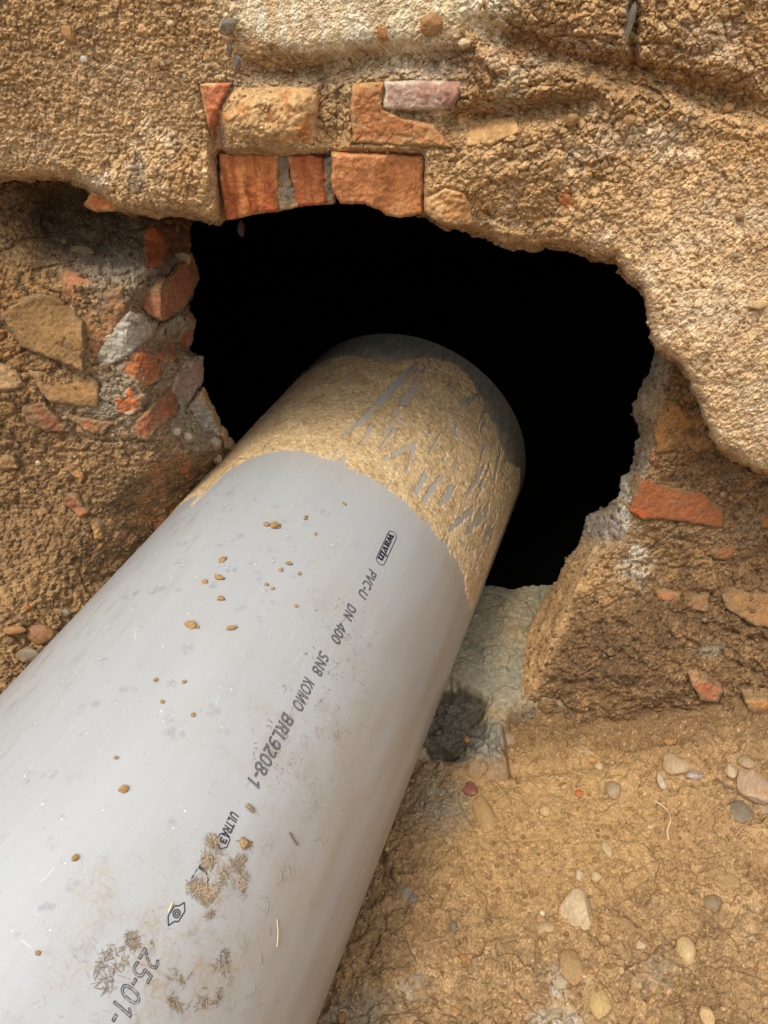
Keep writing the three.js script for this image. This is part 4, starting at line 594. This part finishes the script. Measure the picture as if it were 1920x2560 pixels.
st('brown stone at the right edge under the pinkish stone', 1905, 2016, 34, 40, [.34, .25, .17], [.40, .30, .2], { planes: 6, sharp: .5 });
st('flat yellow brown clod of soil below the big cream stone', 1426, 2415, 54, 62, [.33, .22, .10], [.38, .26, .13], { planes: 7, sharp: .7, sand: .4, flat: .4, name: 'soil_clod', cat: 'clod' });
st('slender tan stone standing in the soil, lower middle', 1272, 2420, 20, 42, [.46, .34, .19], [.5, .38, .22], { planes: 6, sharp: .6 });
st('orange pebble in the darker soil, lower middle', 1155, 2396, 24, 20, [.44, .23, .08], C.ochre, { planes: 6, sharp: .5, name: 'pebble', cat: 'pebble' });
st('orange cream pebble at the bottom edge of the soil', 1138, 2530, 26, 24, [.58, .38, .17], C.ochre, { planes: 7, sharp: .7, name: 'pebble', cat: 'pebble' });
st('lone brown clod against the pipe at the bottom edge', 853, 2542, 22, 26, [.34, .22, .10], C.brown, { planes: 6, sharp: .6, name: 'soil_clod', cat: 'clod' });
st('tiny white pebble left of the big cream stone', 1356, 2283, 12, 12, [.74, .70, .62], C.white, { planes: 4, sharp: .3, name: 'pebble', cat: 'pebble', detail: 5 });
st('bluish grey pebble in the lower left of the soil', 1134, 2314, 16, 26, C.slate, [.22, .22, .22], { planes: 5, sharp: .5, name: 'pebble', cat: 'pebble', detail: 6 });
st('tan flake lying on rough soil near the right edge', 1820, 2204, 54, 40, [.42, .30, .15], [.36, .24, .12], { planes: 7, sharp: .8, flat: .3, name: 'soil_clod', cat: 'clod' });
st('grey brown clod in the hollow near the right edge', 1783, 2256, 44, 36, [.24, .17, .10], [.30, .22, .13], { planes: 7, sharp: .6, name: 'soil_clod', cat: 'clod' });
st('light grey mortar crumb near the pipe, lower left of the soil', 1046, 2452, 44, 30, [.36, .315, .23], [.29, .25, .18], { planes: 7, sharp: .7, flat: .35, name: 'mortar_crumb', cat: 'mortar crumb' });
st('whitish mortar crumb under the yellow brown clod', 1404, 2452, 40, 30, [.46, .40, .30], [.38, .33, .24], { planes: 7, sharp: .7, flat: .35, name: 'mortar_crumb', cat: 'mortar crumb' });
st('cream clod of sand at the bottom edge, right of the middle', 1500, 2508, 46, 60, [.56, .42, .20], [.46, .33, .16], { planes: 8, sharp: .7, flat: .4, name: 'soil_clod', cat: 'clod' });
st('pale grey mortar crumb at the bottom edge', 1388, 2544, 60, 40, [.45, .39, .29], [.38, .32, .23], { planes: 7, sharp: .7, flat: .35, name: 'mortar_crumb', cat: 'mortar crumb' });
st('cream pebble at the bottom right', 1768, 2540, 30, 34, [.52, .38, .2], C.pale, { planes: 7, sharp: .6, name: 'pebble', cat: 'pebble' });
st('whitish curled chip beside the pale yellow pebble', 1600, 2362, 24, 22, [.56, .46, .33], [.48, .38, .26], { planes: 8, sharp: .8, name: 'stone_chip' });
st('orange brick crumb at the foot of the right slope', 1676, 1853, 28, 22, [.46, .25, .11], C.ochre, { planes: 7, sharp: .8, name: 'brick_crumb', cat: 'brick crumb' });
st('orange brick crumb in the wet clay hollow', 1167, 1848, 14, 18, C.orange, C.ochre, { planes: 6, sharp: .7, name: 'brick_crumb', cat: 'brick crumb', bed: 1, detail: 5 });
st('tan pebble on the slope by the right edge, above the pinkish stone', 1868, 1905, 40, 30, [.36, .26, .15], [.42, .32, .2], { planes: 6, sharp: .5, name: 'pebble', cat: 'pebble' });

// stones on the bank to the left of the pipe
function onBank(name, label, category, u, v, w, h, o) { const z = zBL(u, v) + .004, P = atZ(u, v, z), m = mesh(name, stoneGeo(Math.round(u * 2 + v), o), M.stone), p = pixel(P); m.position.set(...P); m.rotation.set(rr(-.2, .2), 0, o.turn ?? 0); m.scale.set(w * p * .56, h * p * .6, Math.min(w, h) * p * .4); tag(m, label, category, o.group); }
onBank('stone', 'reddish brown angular stone on the bank left of the pipe', 'stone', 100, 1588, 62, 46, { c1: [.34, .15, .07], c2: [.27, .14, .075], planes: 8, sharp: .8, turn: .35, sand: .3 });
onBank('pebble', 'orange pebble touching the pipe beside the reddish stone', 'pebble', 140, 1594, 26, 30, { c1: [.46, .26, .11], c2: C.ochre, planes: 6, sharp: .6 });
onBank('stone', 'flat grey stone below the reddish stone on the left bank', 'stone', 72, 1638, 52, 34, { c1: [.22, .19, .15], c2: [.27, .23, .18], planes: 7, sharp: .6, turn: .3 });
onBank('pebble', 'small grey pebble above the reddish stone on the left bank', 'pebble', 166, 1532, 18, 18, { c1: [.26, .25, .24], c2: C.grey, planes: 5, sharp: .4, detail: 6 });
onBank('brick_crumb', 'tiny red brick crumb high on the left bank', 'brick crumb', 69, 1518, 13, 13, { c1: C.brick, c2: C.orange, planes: 5, sharp: .6, detail: 5 });
onBank('stone', 'brown clod on the bank left of the reddish stone', 'clod', 35, 1576, 50, 24, { c1: C.brown, c2: C.tan, planes: 6, sharp: .5 });
// pebbles set in the crust
function inWall(zf, u, v, w, h, c1, c2, turn = 0, name = 'pebble', detail = 7) { const P = atZ(u, v, zf(u, v) + .003), m = mesh(name, stoneGeo(Math.round(u + v * 2), { c1, c2, planes: 8, sharp: .6, sand: .16, rough: 1.8, detail: detail + 2 }), M.stone, wall), p = pixel(P); m.position.set(...P); m.rotation.z = turn; m.scale.set(w * p * .55, h * p * .55, Math.min(w, h) * p * .45); }
for (const a of [[570, 66, 34, 26, C.slate, [.21, .21, .21], .5], [573, 122, 14, 26, [.12, .125, .13], C.slate], [592, 158, 16, 38, [.13, .135, .14], C.slate, -.3], [426, 60, 14, 12, C.white, C.pale], [210, 150, 16, 14, C.white, [.6, .58, .6]], [404, 160, 14, 12, C.white, C.pale], [172, 85, 22, 34, C.tan, C.ochre, .3], [392, 155, 18, 20, C.ochre, C.pale], [1160, 110, 24, 18, C.pale, C.lime], [1570, 70, 16, 80, [.12, .12, .11], [.2, .2, .18], -.15], [1895, 763, 40, 22, [.56, .46, .28], C.pale, .2], [1840, 640, 16, 14, [.45, .38, .3], C.grey], [1765, 508, 8, 8, C.white, C.white], [1850, 540, 18, 22, [.46, .38, .27], C.tan, .4], [1820, 270, 24, 16, C.sand, C.ochre, .3], [1575, 300, 26, 18, [.50, .36, .17], C.ochre], [1800, 720, 14, 10, C.grey, C.mortar], [1670, 788, 12, 10, C.grey, C.mortar], [1080, 62, 44, 38, [.42, .20, .06], C.tan, .2], [955, 86, 16, 26, C.orange, C.ochre, .4], [1430, 300, 30, 24, C.tan, C.brown], [1385, 410, 22, 16, C.ochre, C.tan]]) inWall(zA, ...a);
for (const a of [[440, 1080, 26, 22, [.50, .44, .35], [.40, .34, .26], .2], [470, 1094, 24, 28, [.46, .41, .34], [.52, .47, .38], .4], [536, 1110, 30, 34, [.36, .33, .28], [.42, .39, .33]], [542, 1146, 24, 28, C.grey, C.mortar], [452, 650, 46, 30, [.24, .19, .12], [.30, .24, .16], .3], [205, 630, 50, 26, [.20, .15, .09], [.24, .18, .11], -.1], [96, 1157, 12, 12, C.white, C.pale], [150, 1230, 10, 12, C.grey, C.mortar]]) inWall(zBL, ...a);
{ // a crumb of mortar hanging under the arch
  const m = mesh('mortar_lump', stoneGeo(77, { c1: [.10, .055, .04], c2: [.07, .05, .04], sand: -1, planes: 7, sharp: .8 }), M.stone, wall), P = atZ(603, 573, -.80), p = pixel(P); m.position.set(...P); m.scale.set(9 * p, 17 * p, 9 * p);
  const Q = atZ(601, 500, -.80), t = mesh('root', new THREE.TubeGeometry(new THREE.CatmullRomCurve3([new THREE.Vector3(...P), new THREE.Vector3(P[0] + .001, (P[1] + Q[1]) / 2, P[2]), new THREE.Vector3(...Q)]), 12, .0006, 5), new THREE.MeshStandardMaterial({ color: new THREE.Color().setRGB(.08, .05, .03), roughness: 1 }), wall);
}

// ------------------------------------------------------------------ crumbs, straw and mud on the pipe
function crumb(label, u, v, w, h, o = {}) {
  const [s, a] = onPipe(u, v), P = pipeAt(s, a, PR + .0006), p = pixel(P), c1 = o.c1 ?? [.42, .27, .11], c2 = o.c2 ?? [.52, .35, .16];
  const m = mesh('soil_crumb', stoneGeo(Math.round(u * 3 + v), { c1, c2, planes: 11, sharp: .9, sand: .2, rough: 4, detail: 8 }), M.coat); m.position.set(...P); m.rotation.set(rr(-.4, .4), rr(0, 6), a * -1);
  m.scale.set(w * p * .55, Math.min(w, h) * p * .32, h * p * .62); tag(m, label, 'soil crumb', o.group ?? 'soil crumbs on the pipe');
}
crumb('largest ochre crumb on the pipe, right piece below the sand', 690, 1314, 32, 24); crumb('ochre crumb left of the largest one on the pipe', 667, 1312, 16, 14);
crumb('ochre soil crumb high on the left of the pipe', 556, 1401, 24, 14); crumb('ochre crumb just below the highest left crumb on the pipe', 548, 1444, 30, 15); crumb('flat ochre crumb left of its neighbour on the pipe', 512, 1456, 14, 12); crumb('upright ochre crumb below the flat one on the pipe', 552, 1497, 16, 18); crumb('biggest crumb on the left flank of the pipe', 476, 1564, 22, 24); crumb('ochre crumb right of the biggest left flank crumb', 578, 1570, 15, 22); crumb('ochre crumb beside the highlight low on the pipe', 309, 1973, 16, 18, { c1: [.40, .22, .07] }); crumb('lowest ochre crumb on the left of the pipe', 188, 2146, 14, 14, { c1: [.40, .22, .07] });
crumb('ochre crumb in the middle of the pipe below the sand', 722, 1409, 16, 13); crumb('twin crumb at the ultra thin scuffed mark on the lower pipe', 605, 2107, 22, 22, { c1: [.40, .29, .17] }); 
for (const [u, v] of [[748, 1434], [494, 1569], [702, 1425], [788, 1336], [763, 1298], [482, 1788], [667, 1462], [682, 1472], [406, 1755], [765, 1292], [390, 1700], [290, 1895], [94, 2383], [460, 1705], [740, 1515], [860, 1260]]) crumb('tiny ochre soil speck on the grey pipe', u, v, rr(7, 11), rr(7, 11), { group: 'tiny soil specks scattered on the pipe' });
function fibres(label, spots, n, len, c, name = 'straw_bits') {
  const geos = [], k = new THREE.Color();
  for (let i = 0; i < n; i++) {
    let s, a; for (let t = 0; t < 12; t++) { const [u, v, ru, rv] = spots[i % spots.length], q = Math.sqrt(rnd()) * 1.15, an = rr(0, 6.283); [s, a] = onPipe(u + ru * q * Math.cos(an), v + rv * q * Math.sin(an)); if (noise(s / .011, a * PR / .011, n * .13) > -.05 + .25 * q) break; } const l = rr(.25, 1) * len, dir = rr(-3, 3), bend = rr(-.4, .4) * l, lift = rr(.0001, .0007);
    const pts = [0, .5, 1].map((t) => new THREE.Vector3(...pipeAt(s + l * (t - .5) * Math.cos(dir) + bend * (t === .5 ? .5 : 0), a + (l * (t - .5) * Math.sin(dir) + bend * (t === .5 ? .5 : 0)) / PR, PR + lift + (t === .5 ? .0006 : 0))));
    const g = new THREE.TubeGeometry(new THREE.QuadraticBezierCurve3(...pts), 5, rr(.00009, .00026), 4), m = g.attributes.position.count, col = new Float32Array(m * 3), b = rr(.6, 1.25), cc = c[Math.floor(rnd() * c.length)]; for (let j = 0; j < m; j++) col.set([cc[0] * b, cc[1] * b, cc[2] * b], j * 3); g.setAttribute('color', new THREE.BufferAttribute(col, 3)); geos.push(g);
  }
  const m = mesh(name, mergeGeometries(geos), new THREE.MeshStandardMaterial({ vertexColors: true, roughness: .9 })); m.userData.kind = 'stuff'; m.userData.label = label; m.userData.category = 'straw'; return m;
}
const STRAW = [[.36, .28, .19], [.29, .215, .14], [.22, .155, .10], [.42, .34, .24]];
fibres('clot of brown straw and mud over the worn print low on the pipe', [[532, 2135, 20, 42], [505, 2215, 32, 22], [530, 2255, 24, 40], [526, 2160, 18, 26], [520, 2235, 26, 30]], 650, .0085, STRAW);
fibres('loose scatter of straw right of the muddy clot on the pipe', [[590, 2155, 26, 26], [604, 2190, 20, 40], [610, 2106, 20, 14], [560, 2190, 10, 24], [598, 2230, 14, 24]], 300, .007, STRAW, 'straw_bits');
fibres('brown fibres dried on the pipe round the lowest printed digits', [[282, 2395, 34, 30], [262, 2440, 26, 44], [490, 2505, 60, 56], [450, 2475, 26, 50], [330, 2352, 50, 20], [560, 2400, 30, 40]], 380, .0055, [[.27, .20, .12], [.35, .26, .16], [.18, .13, .08]], 'straw_bits');
fibres('single straws scattered on the right flank of the pipe', [[690, 2320, 60, 120], [640, 2480, 60, 70], [820, 2030, 40, 100], [930, 1700, 60, 160], [740, 2230, 50, 60]], 60, .008, [[.42, .35, .25], [.36, .29, .2]], 'straw_bits');
fibres('sparse dried specks round the printed line on the pipe', [[840, 1600, 90, 90], [800, 1750, 90, 90], [700, 1880, 60, 90], [880, 1900, 60, 160]], 260, .0028, [[.27, .20, .13], [.34, .25, .17], [.2, .17, .15]], 'straw_bits');
function twig(name, label, category, pts, r, c) { const m = mesh(name, new THREE.TubeGeometry(new THREE.CatmullRomCurve3(pts.map((p) => new THREE.Vector3(...p))), pts.length * 10, r, 6), new THREE.MeshStandardMaterial({ color: new THREE.Color().setRGB(...c), roughness: .9 })); return tag(m, label, category); }
const pp = (u, v, h = .001) => { const [s, a] = onPipe(u, v); return pipeAt(s, a, PR + h); }, gp = (u, v, h = .002) => { let P = atY(u, v, FLOOR); for (let k = 0; k < 3; k++) P = atY(u, v, groundY(P[0], P[2]) + h); return P; };
twig('twig', 'thin dark twig on the lower right of the pipe', 'twig', [pp(723, 2082), pp(732, 2098), pp(742, 2112)], .0007, [.13, .08, .05]);
twig('seed_husk', 'brown seed husk on the pipe above the worn print', 'seed husk', [pp(616, 2013), pp(622, 2020, .002), pp(632, 2029)], .0016, [.20, .14, .08]);
twig('straw', 'pale single straw left of the printed emblem', 'straw', [pp(429, 2258), pp(424, 2270, .0015), pp(420, 2280)], .0006, [.62, .50, .28]);
twig('straw', 'long pale straw lying along the right of the lower pipe', 'straw', [pp(690, 2298), pp(692, 2335, .0012), pp(690, 2367)], .0004, [.58, .46, .28]);
twig('root', 'thin pale root curling out of the soil below the right slope', 'root', [gp(1636, 2002), gp(1652, 2012, .005), gp(1668, 2026, .004), gp(1676, 2052, .005), gp(1668, 2078, .003), gp(1672, 2100, .001)], .0011, [.46, .32, .18]);
twig('root', 'dark rootlet beside the cream pebble by the right edge', 'root', [gp(1790, 1945, .001), gp(1812, 1962, .004), gp(1835, 1972, .002)], .0014, [.15, .10, .06]);
twig('twig', 'short reddish twig right of the pale root', 'twig', [gp(1752, 2112, .001), gp(1772, 2106, .003), gp(1792, 2103, .001)], .0010, [.30, .17, .10]);
twig('root', 'brown rootlet lower right of the dark grey lump', 'root', [gp(1838, 2090, .001), gp(1856, 2070, .004), gp(1880, 2045, .002)], .0011, [.28, .18, .11]);

// ------------------------------------------------------------------ grit: loose grains nobody could count
function grit(name, label, n, place, sizes, colours, parent = scene, category) {
  const shape = stoneGeo(5 + n % 7, { c1: [1, 1, 1], c2: [.85, .85, .85], planes: 8, sharp: .7, sand: -2, detail: 2, tone: 0 }), im = new THREE.InstancedMesh(shape, M.stone, n), o = new THREE.Object3D(), k = new THREE.Color();
  for (let i = 0; i < n; i++) { const P = place(); o.position.set(...P); o.rotation.set(rr(0, 6), rr(0, 6), rr(0, 6)); const s = lerp(sizes[0], sizes[1], Math.pow(rnd(), 3.2)); o.scale.set(s * rr(.8, 1.4), s * rr(.6, 1), s * rr(.7, 1.2)); o.updateMatrix(); im.setMatrixAt(i, o.matrix); const c = colours[Math.floor(rnd() * colours.length)], b = rr(.75, 1.15); im.setColorAt(i, k.setRGB(c[0] * b, c[1] * b, c[2] * b)); }
  im.name = parent === scene ? numbered(name) : name; im.castShadow = im.receiveShadow = true; im.userData.kind = 'stuff'; im.userData.label = label; if (category) im.userData.category = category; parent.add(im); return im;
}
const EARTH = [C.tan, C.tan, C.brown, C.sand, C.sand, C.pale, C.ochre, C.brown, C.tan, C.dark, C.tan, C.brown, C.sand, [.55, .42, .24]];
const DAMP = [[.20, .115, .045], [.15, .085, .03], [.24, .145, .06], [.18, .10, .04], [.27, .165, .07], [.13, .075, .03], [.22, .13, .05], [.30, .20, .10]];
seed = 777;
const LOAM = [[.37, .205, .07], [.31, .17, .056], [.43, .255, .095], [.34, .185, .06], [.40, .225, .08], [.50, .33, .14]];
grit('gravel', 'fine grit and soil crumbs scattered over the pit floor', 4500, () => { const u = rr(780, 2000), v = 1830 + 800 * rnd(); return gp(u, v, .0006); }, [.0005, .0032], LOAM, scene, 'gravel');
const fromGeo = (g, filter) => { const p = g.attributes.position, n = g.userData.front; return () => { for (let t = 0; t < 60; t++) { const i = Math.floor(rnd() * n), P = [p.getX(i), p.getY(i), p.getZ(i)]; if (filter(P, ...toPx(P))) return P; } return [0, -2, 0]; }; };
const inView = (P, u, v) => u > -60 && u < 1980 && v > -60 && v < 2620;
grit('grit', 'loose sand grains on the crust', 9000, fromGeo(crustGeo, (P, u, v) => inView(P, u, v) && (v > 130 || u < 600 || u > 1200)), [.0005, .0021], [C.sand, C.sand, C.pale, C.tan, C.tan, C.brown, C.sand, C.ochre], wall);
grit('grit', 'soil crumbs clinging to the left rubble', 4500, fromGeo(leftGeo, inView), [.0006, .0036], DAMP, wall);
grit('grit', 'soil crumbs clinging to the right slope', 5000, fromGeo(rightGeo, inView), [.0006, .0036], DAMP, wall);

renderer.render(scene, camera);
